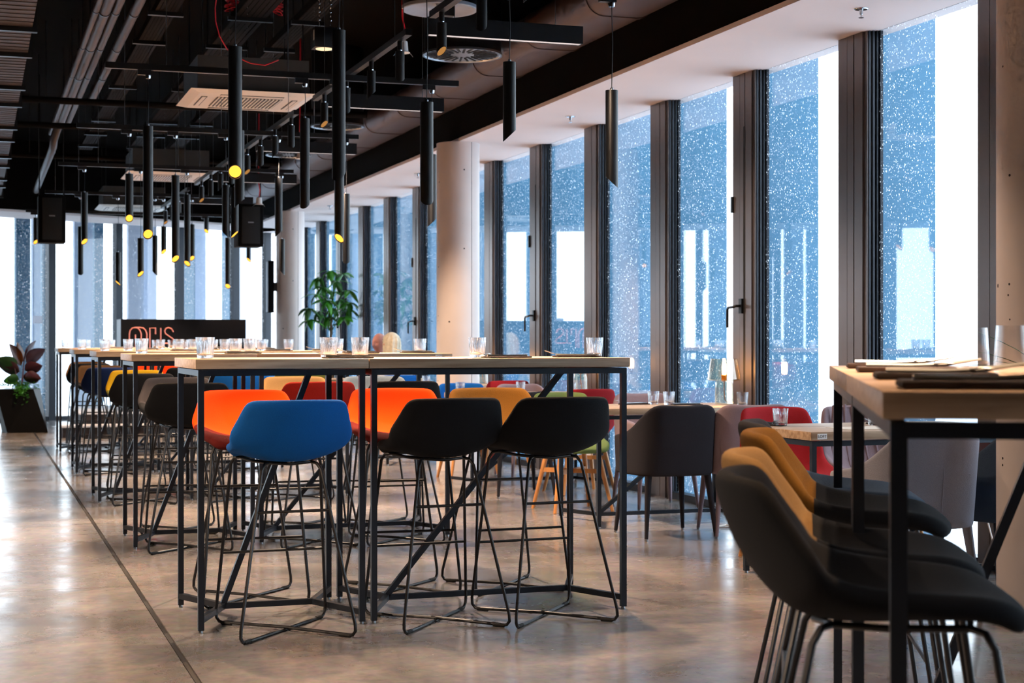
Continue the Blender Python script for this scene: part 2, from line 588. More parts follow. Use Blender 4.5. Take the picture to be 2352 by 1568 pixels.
# far glazed wall, at an angle
bw = struct(empty('wall_far', (0.355, 24.2, 0), BA))
def far_s(px, off=0.0):
    """position along the far wall, seen at px, on the line `off` metres outside it"""
    t = ray(px)
    k = 24.017 + off / math.cos(BA)
    Z = k / ((cs - t * sn) - 0.515 * (t * cs + sn))
    x, y = Z * (t * cs + sn), Z * (cs - t * sn)
    ca, sa = math.cos(BA), math.sin(BA)
    return (x - 0.355) * ca + (y - 24.2) * sa
S1 = (WX - 0.355) / math.cos(BA)
S0 = (XL - 0.355) / math.cos(BA)
mull = [far_s(p) for p in (115.5, 270.0, 411.0, 539.0, 612.0)]
s = mull[0]
left = []
while s - 1.25 > S0:
    s -= 1.25; left.append(s)
mull = sorted(left) + mull + [S1]
for i, s in enumerate(mull):
    wd = 0.115
    bx('mullion', 'mullion_dark', s - wd / 2, s + wd / 2, -0.06, 0.05, 0, SOF, bw)
    if i + 1 < len(mull):
        bx('pane', 'window_glass', s + wd / 2, mull[i + 1] - wd / 2, 0.0, 0.008, 0.06, SOF, bw)
        bx('sill_rail', 'mullion_dark', s + wd / 2, mull[i + 1] - wd / 2, -0.05, 0.04, 0, 0.06, bw)
# vertical sun-shading panels outside the far wall
for p0, p1, mt, off in ((37, 70, 'fin_blue', 0.9), (75, 97, 'fin_pale', 1.1), (97, 106, 'fin_blue', 0.9), (171, 217, 'fin_pale', 1.2), (217, 238, 'fin_blue', 0.8),
                        (295, 330, 'fin_pale', 1.0), (330, 360, 'fin_pale', 1.25), (422, 448, 'fin_blue', 0.9), (448, 473, 'fin_pale', 1.2), (514, 531, 'fin_blue', 0.8),
                        (553, 590, 'fin_pale', 1.2)):
    bx('shade_panel', mt, far_s(p0, off), far_s(p1, off), off, off + 0.06, -0.45, 3.5, bw)
for s in left:
    bx('shade_panel', 'fin_pale', s - 0.45, s - 0.12, 1.1, 1.16, -0.45, 3.5, bw)
    bx('shade_panel', 'fin_blue', s - 0.70, s - 0.48, 0.9, 0.96, -0.45, 3.5, bw)
fs = struct(empty('trim_5', (0.355, 24.2, 0), BA))
bx('soffit', 'soffit_white', S0, S1 - 0.6, -0.95, 0.1, SOF, SOF + 0.03, fs)
bx('fascia', 'ceiling_dark', S0, S1 - 0.6, -0.94, 0.1, SOF + 0.03, CEIL, fs)
n0 = far_s(75); n1 = far_s(96)
tag(bx('notice_sheet', 'backlit_paper', n0, n1, -0.012, -0.006, height(741, 22.6), height(723, 22.6)),
    'small white paper notice taped to the far glass door', 'notice')
o = bpy.data.objects['notice_sheet']; o.location = (0.355, 24.2, 0); o.rotation_euler.z = BA

# snow-covered ground outside
struct(bx('ground_outside', 'snow', -60, 120, -60, 140, -0.62, -0.50))

# ================================================================== BAR TABLES
TT = 1.10            # bar table height
def sticker(parent, x, y, z, w=0.042, h=0.022):
    st = bx('maker_label', 'label_white', x, x + w, y - 0.0012, y, z, z + h, parent)
    cu = bpy.data.curves.new('lettering', 'FONT'); cu.body = 'LOFT'; cu.size = h * 0.72; cu.extrude = 0.0002
    cu.align_x = 'CENTER'; cu.align_y = 'CENTER'
    t = bpy.data.objects.new('lettering_curve', cu); col.objects.link(t)
    dg = bpy.context.evaluated_depsgraph_get(); dg.update()
    me = bpy.data.meshes.new_from_object(t.evaluated_get(dg))
    bpy.data.objects.remove(t)
    me.materials.clear(); me.materials.append(M['label_black'])
    lo = bpy.data.objects.new('lettering', me); col.objects.link(lo); lo.parent = st
    lo.location = (x + w / 2, y - 0.0016, z + h / 2); lo.rotation_euler = (R(90), 0, 0)
def steel_table(label, L, Wd, H, loc, rz=0.0, group=None, slab=0.04, cat='table', name='bar_table', tube=0.024, mirror=False):
    """oak slab on a welded square-tube frame with V-shaped foot rails and one diagonal brace; origin: front left foot"""
    t = thing(name, label, cat, loc, rz, group)
    MB().box(-0.012, L + 0.012, -0.012, Wd + 0.012, H - slab, H).build('tabletop', 'oak_x' if L >= Wd else 'oak_x', t, True, 0.0025)
    zt = H - slab - 0.004
    h2 = tube / 2
    def bar(nm, p, q):
        MB().bar(p, q, tube).build(nm, 'frame_metal', t, False)
    for x in (h2, L - h2):
        for y in (h2, Wd - h2):
            MB().box(x - h2, x + h2, y - h2, y + h2, 0.012, zt).build('leg', 'frame_metal', t, False)
            MB().lathe([(0.009, 0.0), (0.010, 0.004), (0.006, 0.014)], 10, (x, y)).build('levelling_foot', 'steel', t)
    zr = zt - h2
    bar('top_rail', (tube, h2, zr), (L - tube, h2, zr)); bar('top_rail', (tube, Wd - h2, zr), (L - tube, Wd - h2, zr))
    bar('top_rail', (h2, tube, zr), (h2, Wd - tube, zr)); bar('top_rail', (L - h2, tube, zr), (L - h2, Wd - tube, zr))
    zb = 0.052; vx = 0.15; my = Wd / 2
    for x0, xa in ((h2, vx), (L - h2, L - vx)):
        bar('foot_rail', (x0, tube * 0.7, zb), (xa, my, zb)); bar('foot_rail', (x0, Wd - tube * 0.7, zb), (xa, my, zb))
    bar('centre_rail', (vx, my, zb), (L - vx, my, zb))
    if not mirror:
        bar('diagonal_brace', (vx, my, zb + 0.01), (L - 0.16, my, zt))
    else:
        bar('diagonal_brace', (L - vx, my, zb + 0.01), (0.16, my, zt))
    bar('cross_rail', ((L - 0.16) if not mirror else 0.16, tube, zr), ((L - 0.16) if not mirror else 0.16, Wd - tube, zr))
    return t
ROWS = [6.43, 9.16, 11.87, 14.57, 17.40]
TX = 0.85
for r, y in enumerate(ROWS):
    steel_table('short square oak bar table at the left end of the %s bar table row' % ROWN[r], 0.685, 0.68, TT, (TX, y, 0), 0, 'oak bar tables in rows')
    t = steel_table('long oak bar table at the right end of the %s bar table row' % ROWN[r], 1.145, 0.68, TT, (TX + 0.712, y, 0), 0, 'oak bar tables in rows')
    if r == 1:
        sticker(t, 1.05, -0.0135, TT - 0.030)

# the two bar tables in the right foreground, set at an angle
FA = R(28.25)
dv = Vector((math.sin(FA), math.cos(FA), 0)); pv = Vector((math.cos(FA), -math.sin(FA), 0))
F0 = Vector((1.245, 1.985, 0))
FW, FL = 0.70, 1.20
# local x runs to the right of the run, local y along it
for k, nm in enumerate(('nearer', 'farther')):
    o = F0 + dv * (k * (FL + 0.03))
    steel_table('oak bar table at the right edge, the %s of the two angled ones' % nm, FW, FL, TT, (o.x, o.y, 0), -FA, 'angled bar tables at the right')
def on_fore(u, w):
    """u metres to the right of the left edge, w metres along the run"""
    p = F0 + pv * u + dv * w
    return p.x, p.y

# ================================================================== BAR STOOLS
def shell_rows(rows, nu=11):
    us = [-1, -0.74, -0.38, 0, 0.38, 0.74, 1]
    out = []
    for (y, z, w, lift, fwd) in rows:
        out.append([(w * u, y + fwd * abs(u) ** 2.4, z + lift * abs(u) ** 2.2) for u in us])
    return out
SEAT = [(0.250, 0.716, 0.172, 0.0, -0.02), (0.19, 0.748, 0.205, 0.010, -0.01), (0.10, 0.743, 0.217, 0.024, 0),
        (0.01, 0.733, 0.225, 0.042, 0.0), (-0.07, 0.727, 0.229, 0.060, 0.01), (-0.12, 0.733, 0.231, 0.070, 0.025)]
BACK = [(-0.10, 0.729, 0.230, 0.062, 0.022), (-0.150, 0.746, 0.236, 0.064, 0.047), (-0.190, 0.788, 0.233, 0.042, 0.078), (-0.222, 0.842, 0.219, 0.014, 0.090),
        (-0.243, 0.897, 0.203, 0.000, 0.080), (-0.258, 0.952, 0.184, -0.004, 0.062)]
def make_stool(name='bar_stool'):
    t = empty(name)
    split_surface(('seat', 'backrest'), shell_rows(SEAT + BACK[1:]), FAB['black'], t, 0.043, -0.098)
    rr = 0.0068
    FX, FY = 0.235, 0.262
    for sx in (-1, 1):
        for sy in (-1, 1):
            top = Vector((sx * (0.185 if sy > 0 else 0.115), 0.16 if sy > 0 else -0.12, 0.695 if sy > 0 else 0.685))
            ft = Vector((sx * FX, sy * FY, rr))
            inw = Vector((-sx * FX, -sy * FY, 0)).normalized()
            d = (top - ft).normalized()
            pts = [top + Vector((-sx * 0.03, -sy * 0.03, 0.004)), top + Vector((-sx * 0.01, -sy * 0.01, 0.0)), top - d * 0.025, ft + d * 0.05, ft + d * 0.022 + inw * 0.006, ft + d * 0.006 + inw * 0.022, ft + inw * 0.05]
            MB().tube(pts, rr, 8).build('leg', 'black_metal', t)
            g0 = ft + inw * 0.035; g1 = ft + inw * 0.085
            MB().tube([(g0.x, g0.y, 0.0085), (g1.x, g1.y, 0.0085)], 0.0082, 8).build('glide', 'rubber', t)
    a = Vector((FX, FY, 0)).normalized()
    b = Vector((FX, -FY, 0)).normalized()
    l = math.hypot(FX, FY) - 0.05
    MB().tube([tuple(-a * l + Vector((0, 0, rr))), tuple(a * l + Vector((0, 0, rr)))], rr, 8).build('floor_rod', 'black_metal', t)
    MB().tube([tuple(-b * l + Vector((0, 0, rr * 1.6))), (0, 0, rr * 2.4), tuple(b * l + Vector((0, 0, rr * 1.6)))], rr, 8).build('floor_rod', 'black_metal', t)
    ring = [(0.155, 0.13, 0.699), (0.13, 0.0, 0.692), (0.085, -0.09, 0.689), (0.0, -0.115, 0.684), (-0.085, -0.09, 0.689), (-0.13, 0.0, 0.692), (-0.155, 0.13, 0.699), (0, 0.15, 0.702)]
    MB().tube(ring, rr, 8, closed=True).build('seat_ring', 'black_metal', t)
    def at(sy, z):
        z1 = 0.69; x1 = 0.185 if sy > 0 else 0.115; y1 = 0.16 if sy > 0 else -0.12
        k = z / z1
        return (FX + (x1 - FX) * k, sy * FY + (y1 - sy * FY) * k)
    x, y = at(-1, 0.50); MB().tube([(-x, y, 0.50), (x, y, 0.50)], 0.0058, 8).build('back_rail', 'black_metal', t)
    x, y = at(1, 0.30); MB().tube([(-x, y, 0.30), (x, y, 0.30)], 0.0058, 8).build('footrest', 'black_metal', t)
    return t
stool0 = make_stool()
used = [False]
def put_stool(x, y, rz, back, seat, label, group):
    s = stool0 if not used[0] else copy_tree(stool0)
    used[0] = True
    s.location = (x, y, 0); s.rotation_euler = (0, 0, rz)
    tag(s, label, 'stool', group)
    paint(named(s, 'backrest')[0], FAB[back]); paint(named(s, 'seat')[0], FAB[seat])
    return s
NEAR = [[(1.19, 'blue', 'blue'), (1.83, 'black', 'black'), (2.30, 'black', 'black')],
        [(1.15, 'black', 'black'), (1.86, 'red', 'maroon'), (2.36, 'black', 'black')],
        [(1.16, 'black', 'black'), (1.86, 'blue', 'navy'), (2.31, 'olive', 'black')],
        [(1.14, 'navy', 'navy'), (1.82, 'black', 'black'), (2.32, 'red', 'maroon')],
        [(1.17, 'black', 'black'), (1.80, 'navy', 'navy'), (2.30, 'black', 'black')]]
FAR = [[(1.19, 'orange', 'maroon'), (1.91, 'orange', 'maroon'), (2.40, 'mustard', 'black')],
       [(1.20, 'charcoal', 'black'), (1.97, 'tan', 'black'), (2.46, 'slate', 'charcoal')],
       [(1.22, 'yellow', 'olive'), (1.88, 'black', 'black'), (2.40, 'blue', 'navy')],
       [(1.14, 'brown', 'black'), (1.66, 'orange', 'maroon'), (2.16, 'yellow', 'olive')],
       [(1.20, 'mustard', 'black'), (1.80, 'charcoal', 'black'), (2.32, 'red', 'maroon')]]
POS = ['left', 'middle', 'right']
for r, y in enumerate(ROWS):
    for i, (x, bc, sc_) in enumerate(NEAR[r]):
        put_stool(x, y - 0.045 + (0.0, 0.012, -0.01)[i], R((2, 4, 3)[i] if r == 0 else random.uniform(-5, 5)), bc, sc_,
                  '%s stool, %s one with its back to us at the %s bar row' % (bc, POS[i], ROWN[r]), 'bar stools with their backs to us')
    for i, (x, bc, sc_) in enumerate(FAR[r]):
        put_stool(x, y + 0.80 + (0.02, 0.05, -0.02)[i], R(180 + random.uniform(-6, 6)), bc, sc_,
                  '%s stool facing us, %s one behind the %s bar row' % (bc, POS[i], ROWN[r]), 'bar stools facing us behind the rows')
# four stools along the left side of the angled tables: seats point to the right
def fore_stool(px, py_top, dx, bc, sc_, label):
    Z = (CAM_H - 0.942) * FPX / (py_top - 784.0)
    X = ray(px) * Z
    bx_, by_ = X * cs + Z * sn, -X * sn + Z * cs         # top of the backrest
    c = Vector((bx_, by_, 0)) + pv * 0.255
    put_stool(c.x, c.y, -R(90) - FA + dx, bc, sc_, label, 'bar stools at the angled tables')
fore_stool(1686, 1080, R(2), 'black', 'black', 'black bar stool in the right foreground, nearest of the four seen from the side')
fore_stool(1694, 1036, R(0), 'tan', 'black', 'tan bar stool in the right foreground, second nearest of the four')
fore_stool(1730, 988, R(-2), 'mustard', 'black', 'mustard bar stool in the right foreground, third of the four seen from the side')
fore_stool(1722, 966, R(2), 'charcoal', 'dark_slate', 'grey bar stool in the right foreground, farthest of the four seen from the side')

# ================================================================== DINING TABLES AND CHAIRS
DROWS = [6.55, 9.23, 11.9, 14.6, 17.3]
DN = ['first', 'second', 'third', 'fourth', 'fifth']
for r, y in enumerate(DROWS):
    t = steel_table('low oak dining table by the windows, %s one counted from the front' % DN[r], 1.15, 0.70, 0.75, (3.69, y, 0), 0, 'low dining tables by the windows', name='dining_table')
    if r == 0:
        sticker(t, 0.02, -0.0135, 0.75 - 0.034, 0.05, 0.026)
def make_armchair():
    t = empty('dining_armchair')
    # wrap-round back and arms, walked in plan from the left arm to the right arm
    plan = [(-0.235, 0.20), (-0.245, 0.12), (-0.25, 0.02), (-0.245, -0.08), (-0.232, -0.165), (-0.20, -0.222), (-0.14, -0.243), (-0.05, -0.250),
            (0.05, -0.250), (0.14, -0.243), (0.20, -0.222), (0.232, -0.165), (0.245, -0.08), (0.25, 0.02), (0.245, 0.12), (0.235, 0.20)]
    topz = [0.60, 0.615, 0.625, 0.655, 0.72, 0.79, 0.803, 0.794, 0.794, 0.803, 0.79, 0.72, 0.655, 0.625, 0.615, 0.60]
    lean = [0, 0, 0, 0, 0.01, 0.02, 0.03, 0.03, 0.03, 0.03, 0.02, 0.01, 0, 0, 0, 0]
    rows = []
    for k in (0, 0.08, 0.35, 0.65, 0.92, 1.0):
        rows.append([(x * (0.94 + 0.06 * k), y - ln * k + 0.012 * (1 - k), 0.375 + (tz - 0.375) * k) for (x, y), tz, ln in zip(plan, topz, lean)])
    surface('backrest', rows, FAB['charcoal'], t, 0.045, 2, 0)
    MB().box(-0.215, 0.215, -0.21, 0.235, 0.385, 0.475).build('seat', FAB['charcoal'], t, True, 0.022)
    for sx in (-1, 1):
        for sy in (-1, 1):
            MB().tube([(sx * 0.19, sy * 0.185, 0.40), (sx * 0.225, sy * 0.235, 0.012)], [0.022, 0.011], 12).build('leg', FAB['charcoal'], t)
            MB().lathe([(0.010, 0.0), (0.011, 0.012)], 10, (sx * 0.225, sy * 0.235)).build('glide', 'steel', t)
    MB().tube([(-0.001, -0.2905, 0.79), (0, -0.288, 0.70), (0, -0.278, 0.55), (0, -0.262, 0.40)], 0.0035, 6).build('back_seam', FAB['charcoal'], t)
    return t
def make_shell_chair():
    t = empty('shell_chair')
    dz = -0.285
    def low(rows): return [[(x * 1.02, y, z + dz + max(0, z - 0.75) * 0.75) for x, y, z in r] for r in shell_rows(rows)]
    split_surface(('seat', 'backrest'), low(SEAT + BACK[1:]), FAB['coral'], t, 0.043, -0.098)
    for sx in (-1, 1):
        for sy in (-1, 1):
            MB().tube([(sx * 0.135, sy * 0.12, 0.425), (sx * 0.215, sy * 0.205, 0.0)], [0.019, 0.012], 10).build('leg', 'beech_leg', t)
    MB().bar((-0.163, -0.15, 0.275), (0.163, 0.15, 0.275), 0.022, 0.032).build('stretcher', 'beech_leg', t, False)
    MB().bar((-0.163, 0.15, 0.275), (0.163, -0.15, 0.275), 0.022, 0.030).build('stretcher', 'beech_leg', t, False)
    MB().box(-0.15, 0.15, -0.13, 0.13, 0.405, 0.43).build('seat_plate', 'black_metal', t, True, 0.006)
    return t
arm0, shell0 = make_armchair(), make_shell_chair()
cu_ = {'arm': False, 'shell': False}
def put_chair(kind, colr, x, y, rz, label, group='dining chairs by the windows', seam=True):
    src = arm0 if kind == 'arm' else shell0
    c = src if not cu_[kind] else copy_tree(src)
    cu_[kind] = True
    c.location = (x, y, 0); c.rotation_euler = (0, 0, R(rz))
    tag(c, label, 'chair', group)
    for ch in c.children:
        n = ch.name.split('.')[0]
        if n in ('seat', 'backrest', 'back_seam') or (kind == 'arm' and n == 'leg'):
            paint(ch, FAB[colr])
    if kind == 'arm' and colr != 'light_grey':
        for ch in named(c, 'back_seam'):
            bpy.data.objects.remove(ch)
    return c
put_chair('arm', 'light_grey', 3.84, 6.02, 3, 'light grey upholstered chair with a back seam at the first dining table')
put_chair('arm', 'dark_slate', 4.42, 6.10, 4, 'dark slate upholstered chair partly behind the right concrete column')
put_chair('shell', 'coral', 4.17, 7.60, 180, 'red shell chair facing us behind the first dining table')
mv = put_chair('shell', 'mauve', 4.66, 7.60, 176, 'mauve shell chair facing us behind the first dining table')
put_chair('arm', 'charcoal', 3.955, 8.80, 0, 'charcoal upholstered armchair with its back to us at the second dining table')
put_chair('arm', 'mauve', 4.45, 8.74, -12, 'mauve upholstered chair turned beside the glass table lamp')
put_chair('shell', 'green', 3.94, 10.33, 182, 'green shell chair on beech legs behind the second dining table')
put_chair('arm', 'mauve', 4.58, 10.36, 180, 'mauve armchair facing us behind the second dining table')
put_chair('arm', 'charcoal', 3.93, 11.50, 0, 'grey armchair with its back to us at the third dining table')
put_chair('shell', 'coral', 4.45, 11.52, 2, 'red shell chair with its back to us at the third dining table')
put_chair('shell', 'blue', 4.00, 12.98, 180, 'blue shell chair facing us in front of the middle column')
put_chair('arm', 'mauve', 4.55, 13.0, 180, 'mauve armchair facing us behind the third dining table')
put_chair('shell', 'coral', 4.69, 14.18, 0, 'red shell chair between the middle column and the windows')
put_chair('shell', 'blue', 4.36, 16.86, 0, 'blue shell chair that the blond person sits on')
put_chair('arm', 'charcoal', 4.56, 18.42, 180, 'dark armchair that the bald person sits on')
# fluted channels on the mauve shell chair
for k in range(-3, 4):
    x = 0.058 * k
    pts = []
    for (y, z, w, lift, fwd) in BACK[1:]:
        u = min(0.98, abs(x) / w)
        pts.append((x * (w / 0.23) , y + fwd * u ** 2.4 + 0.004, z - 0.285 + max(0, z - 0.75) * 0.75 + lift * u ** 2.2))
    MB().tube(pts, 0.009, 6).build('channel', FAB['mauve'], mv)

# ================================================================== GLASSES, NAPKINS, CUTLERY
def make_tumbler(name='tumbler', H=0.088, r0=0.031, r1=0.039, flutes=18, cut=(0.12, 0.72), depth_=0.0022):
    n = flutes * 4
    outer = [0.0, 0.012, 0.10, 0.16, 0.28, 0.45, 0.62, 0.70, 0.76, 0.90, 1.0]
    v, f = [], []
    for t in outer:
        z = H * t
        r = r0 + (r1 - r0) * (t ** 0.6)
        for k in range(n):
            a = 2 * math.pi * k / n
            d = 0.0
            if cut[0] < t < cut[1]:
                d = depth_ * (0.5 + 0.5 * math.cos(flutes * a)) * (1.0 if (k // 4) % 2 == 0 or t < 0.5 else 0.35)
            rr = r - d - (0.004 if t == 0 else 0)
            v.append((rr * math.cos(a), rr * math.sin(a), z))
    inner = [(1.0, 0.0016), (0.85, 0.0018), (0.5, 0.0026), (0.2, 0.004), (0.155, 0.008)]
    for t, th in inner:
        r = r0 + (r1 - r0) * (t ** 0.6) - th
        for k in range(n):
            a = 2 * math.pi * k / n
            v.append((r * math.cos(a), r * math.sin(a), H * t))
    m = len(outer) + len(inner)
    for i in range(m - 1):
        for k in range(n):
            k2 = (k + 1) % n
            f.append((i * n + k, i * n + k2, (i + 1) * n + k2, (i + 1) * n + k))
    f.append(tuple(reversed(range(n))))
    f.append(tuple(range((m - 1) * n, m * n)))
    b = MB(); b.v = v; b.f = f
    return b.build(name, 'tumbler_glass')
tum0 = make_tumbler()
tum_used = [False]
def put_tumbler(x, y, z, label, group):
    o = tum0 if not tum_used[0] else tum0.copy()
    if tum_used[0]: col.objects.link(o)
    tum_used[0] = True
    o.location = (x, y, z + 0.0005); o.rotation_euler.z = random.uniform(0, 3)
    tag(o, label, 'glass', group)
    return o
def make_setting():
    t = empty('cutlery_setting')
    MB().box(-0.10, 0.10, -0.05, 0.05, 0.0, 0.007).build('napkin', 'napkin', t, True, 0.003)
    k = MB()
    k.tube([(-0.095, 0.012, 0.013), (-0.02, 0.012, 0.010), (0.07, 0.012, 0.010)], [0.004, 0.003, 0.005], 6)
    for q in (-1.5, -0.5, 0.5, 1.5):
        k.tube([(-0.09, 0.012 + q * 0.002, 0.013), (-0.115, 0.012 + q * 0.006, 0.020), (-0.145, 0.012 + q * 0.006, 0.030)], 0.0016, 5)
    k.build('fork', 'steel', t)
    MB().tube([(-0.10, -0.018, 0.010), (0.0, -0.018, 0.011), (0.09, -0.018, 0.0105)], [0.005, 0.0035, 0.0045], 6).build('knife', 'steel', t)
    return t
set0 = make_setting(); set_used = [False]
def put_setting(x, y, z, rz, label, group):
    o = set0 if not set_used[0] else copy_tree(set0)
    set_used[0] = True
    o.location = (x, y, z + 0.0005); o.rotation_euler = (0, 0, rz)
    tag(o, label, 'cutlery', group)
TUMX = [[0.905, 1.415, 1.560, 2.09, 2.655], [0.92, 1.445, 1.55, 2.07, 2.60], [0.92, 1.45, 1.57, 2.09, 2.60], [0.92, 1.45, 1.62, 2.10, 2.58], [0.92, 1.40, 1.60, 2.05, 2.50]]
TUMY = [0.20, 0.16, 0.20, 0.22, 0.25]
for r, y in enumerate(ROWS):
    for i, x in enumerate(TUMX[r]):
        put_tumbler(x, y + TUMY[i] + (0.0 if r == 0 else random.uniform(-0.03, 0.12)), TT,
                    'cut glass tumbler, %s in the front line of the %s bar row' % (ORD[i], ROWN[r]), 'tumblers on the bar table rows')
    for i, x in enumerate((1.05, 1.78, 2.28) if r > 1 else ()):
        put_tumbler(x + 0.03 * r, y + 0.52, TT, 'tumbler, %s in the far line of the %s bar row' % (ORD[i], ROWN[r]), 'tumblers on the bar table rows')
    for i, x in enumerate((1.49, 2.19, 2.71)[:3]):
        put_setting(x - 0.01, y + 0.085, TT, R(3 + 5 * i), 'dark napkin with cutlery on the %s bar row, %s' % (ROWN[r], ORD[i]), 'napkin settings on the bar table rows') if x < 2.6 else \
            put_setting(2.585, y + 0.30, TT, R(-4), 'dark napkin with cutlery at the right end of the %s bar row' % ROWN[r], 'napkin settings on the bar table rows')
# dining tables
for x, y, lb in ((3.80, 7.06, 'cut glass tumbler on the left corner of the first dining table'), (4.30, 7.00, 'left of two tumblers standing close on the first dining table'),
                 (4.36, 6.90, 'right of two tumblers standing close on the first dining table'), (4.31, 9.78, 'left tumbler of the pair on the second dining table'),
                 (4.37, 9.66, 'right tumbler of the pair on the second dining table'), (4.78, 9.40, 'tumbler right beside the lit glass lamp on the second dining table'),
                 (4.30, 12.48, 'tumbler in the middle of the third dining table'), (3.77, 12.46, 'tumbler at the left end of the third dining table'),
                 (4.60, 12.08, 'tumbler at the window end of the third dining table'), (4.15, 14.86, 'tumbler on the fourth dining table')):
    put_tumbler(x, y, 0.75, lb, 'tumblers on the dining tables')
for x, y, rz, lb in ((3.79, 7.18, 85, 'dark napkin with cutlery on the left corner of the first dining table'), (4.42, 7.08, 10, 'dark napkin with cutlery in the middle of the first dining table'),
                     (4.18, 9.80, 12, 'dark napkin with cutlery left of the tumbler pair on the second dining table'), (4.47, 9.60, -8, 'dark napkin with cutlery right of the tumbler pair on the second dining table'),
                     (4.16, 12.40, 4, 'dark napkin with cutlery on the third dining table')):
    put_setting(x, y, 0.75, R(rz), lb, 'napkin settings on the dining tables')
tag(bx('place_mat', 'paper', 3.95, 4.25, 6.66, 6.88, 0.7505, 0.7520), 'pale paper place mat on the first dining table', 'place mat')

# glass table lamps at the windows
def table_lamp(x, y, label):
    t = thing('table_lamp', label, 'lamp', (x, y, 0.75), 0, 'glass table lamps at the windows')
    MB().lathe([(0.060, 0.0), (0.062, 0.003), (0.062, 0.118), (0.056, 0.150), (0.055, 0.150), (0.060, 0.117), (0.060, 0.006), (0.0, 0.006)], 32).build('glass_base', 'smoked_glass', t)
    MB().lathe([(0.056, 0.150), (0.108, 0.160), (0.114, 0.168), (0.092, 0.300), (0.091, 0.305), (0.089, 0.300), (0.110, 0.169), (0.105, 0.163), (0.056, 0.153)], 32).build('glass_shade', 'smoked_glass', t)
    MB().lathe([(0.007, 0.150), (0.016, 0.152), (0.019, 0.165), (0.019, 0.195), (0.012, 0.20)], 16).build('socket', 'gold_inside', t)
    MB().lathe([(0.010, 0.20), (0.0125, 0.212), (0.0125, 0.268), (0.007, 0.280), (0.0, 0.281)], 16).build('bulb', 'filament', t)
    MB().tube([(0, 0, 0.152), (0.004, 0.01, 0.10), (0.02, 0.03, 0.03), (0.045, 0.038, 0.01)], 0.0025, 6).build('flex', 'gold_inside', t)
table_lamp(4.765, 9.64, 'lit smoked glass table lamp on the second dining table')
table_lamp(4.765, 12.30, 'lit smoked glass table lamp on the third dining table')
table_lamp(4.765, 15.0, 'lit smoked glass table lamp on the fourth dining table')

# foreground table: leather menus with cutlery and tall tumblers
for i, (u, w) in enumerate(((0.02, 0.12), (0.02, 0.73), (0.02, 1.42), (0.02, 1.97))):
    p = on_fore(u, w)
    t = thing('place_setting', 'dark napkin folder with cutlery on the angled tables, %s from the front' % ['first', 'second', 'third', 'fourth'][i], 'cutlery', (p[0], p[1], TT + 0.0005), -FA, 'napkin folders on the angled tables')
    MB().box(0.0, 0.22, -0.055, 0.075, 0.0, 0.013).build('napkin', 'menu_leather' if i > 1 else 'napkin', t, True, 0.005)
    k = MB(); k.tube([(0.03, 0.02, 0.017), (0.14, 0.02, 0.016), (0.20, 0.02, 0.018), (0.28, 0.02, 0.030)], [0.006, 0.0035, 0.006, 0.003], 6)
    k.build('knife', 'steel', t)
    k = MB(); k.tube([(0.02, -0.015, 0.017), (0.12, -0.015, 0.016), (0.17, -0.015, 0.018)], [0.006, 0.0035, 0.005], 6)
    for q in (-1.5, -0.5, 0.5, 1.5):
        k.tube([(0.17, -0.015, 0.018), (0.19, -0.015 + q * 0.006, 0.022), (0.215, -0.015 + q * 0.006, 0.020)], 0.0017, 5)
    k.build('fork', 'steel', t)
tall0 = MB().lathe([(0.034, 0.0), (0.038, 0.003), (0.0395, 0.012), (0.034, 0.106), (0.0325, 0.106), (0.0365, 0.02), (0.033, 0.014), (0.0, 0.013)], 32).build('tall_tumbler', 'thin_glass')
for i, (u, w) in enumerate(((0.37, 0.55), (0.36, 0.92), (0.34, 1.92), (0.33, 2.26), (0.35, 1.31))):
    o = tall0 if i == 0 else tall0.copy()
    if i: col.objects.link(o)
    p = on_fore(u, w)
    o.location = (p[0], p[1], TT + 0.0005)
    tag(o, 'plain tapered glass on the angled tables, %s from the front' % ['first', 'second', 'fourth', 'fifth', 'third'][i], 'glass', 'tapered glasses on the angled tables')

# ================================================================== CEILING: TRACKS AND TUBE PENDANTS
TRZ = 2.76
def hang_wires(t, pts, z0):
    for (x, y) in pts:
        MB().tube([(x, y, z0), (x, y, CEIL - t.location.z)], 0.0022, 5).build('hanging_wire', 'steel', t)
def cut_tube(mb, r, z1, z0, az, seg=24, slope=0.95):
    """hollow tube whose lower end is cut on the slant; the opening looks towards azimuth az"""
    v = []; f = []
    def low(a, rr): return z0 + (rr * math.cos(a - az) + r) * slope
    for rr, top in ((r, True), (r * 0.9, False)):
        for k in range(seg):
            a = 2 * math.pi * k / seg
            v.append((rr * math.cos(a), rr * math.sin(a), z1 if top else z1 - 0.01))
        for k in range(seg):
            a = 2 * math.pi * k / seg
            v.append((rr * math.cos(a), rr * math.sin(a), low(a, rr)))
    n = seg
    for k in range(n):
        k2 = (k + 1) % n
        f.append((n + k, n + k2, k2, k))
        f.append((2 * n + k, 2 * n + k2, 3 * n + k2, 3 * n + k))
        f.append((3 * n + k, 3 * n + k2, n + k2, n + k))
    f.append(tuple(range(n))); f.append(tuple(reversed(range(2 * n, 3 * n))))
    mb.add(v, f)
def slant_disc(mb, r, z0, az, rt, slope=0.95, seg=20, up=0.004):
    v = []
    for k in range(seg):
        a = 2 * math.pi * k / seg
        v.append((r * math.cos(a), r * math.sin(a), z0 + (r * math.cos(a - az) + rt) * slope + up))
    w = [(x, y, z + 0.004) for x, y, z in v]
    mb.add(v + w, [tuple(reversed(range(seg))), tuple(range(seg, 2 * seg))] + [(k, (k + 1) % seg, seg + (k + 1) % seg, seg + k) for k in range(seg)])
PR = 0.0292
PY = [6.78, 9.50, 12.22, 14.90, 17.75, 20.40]
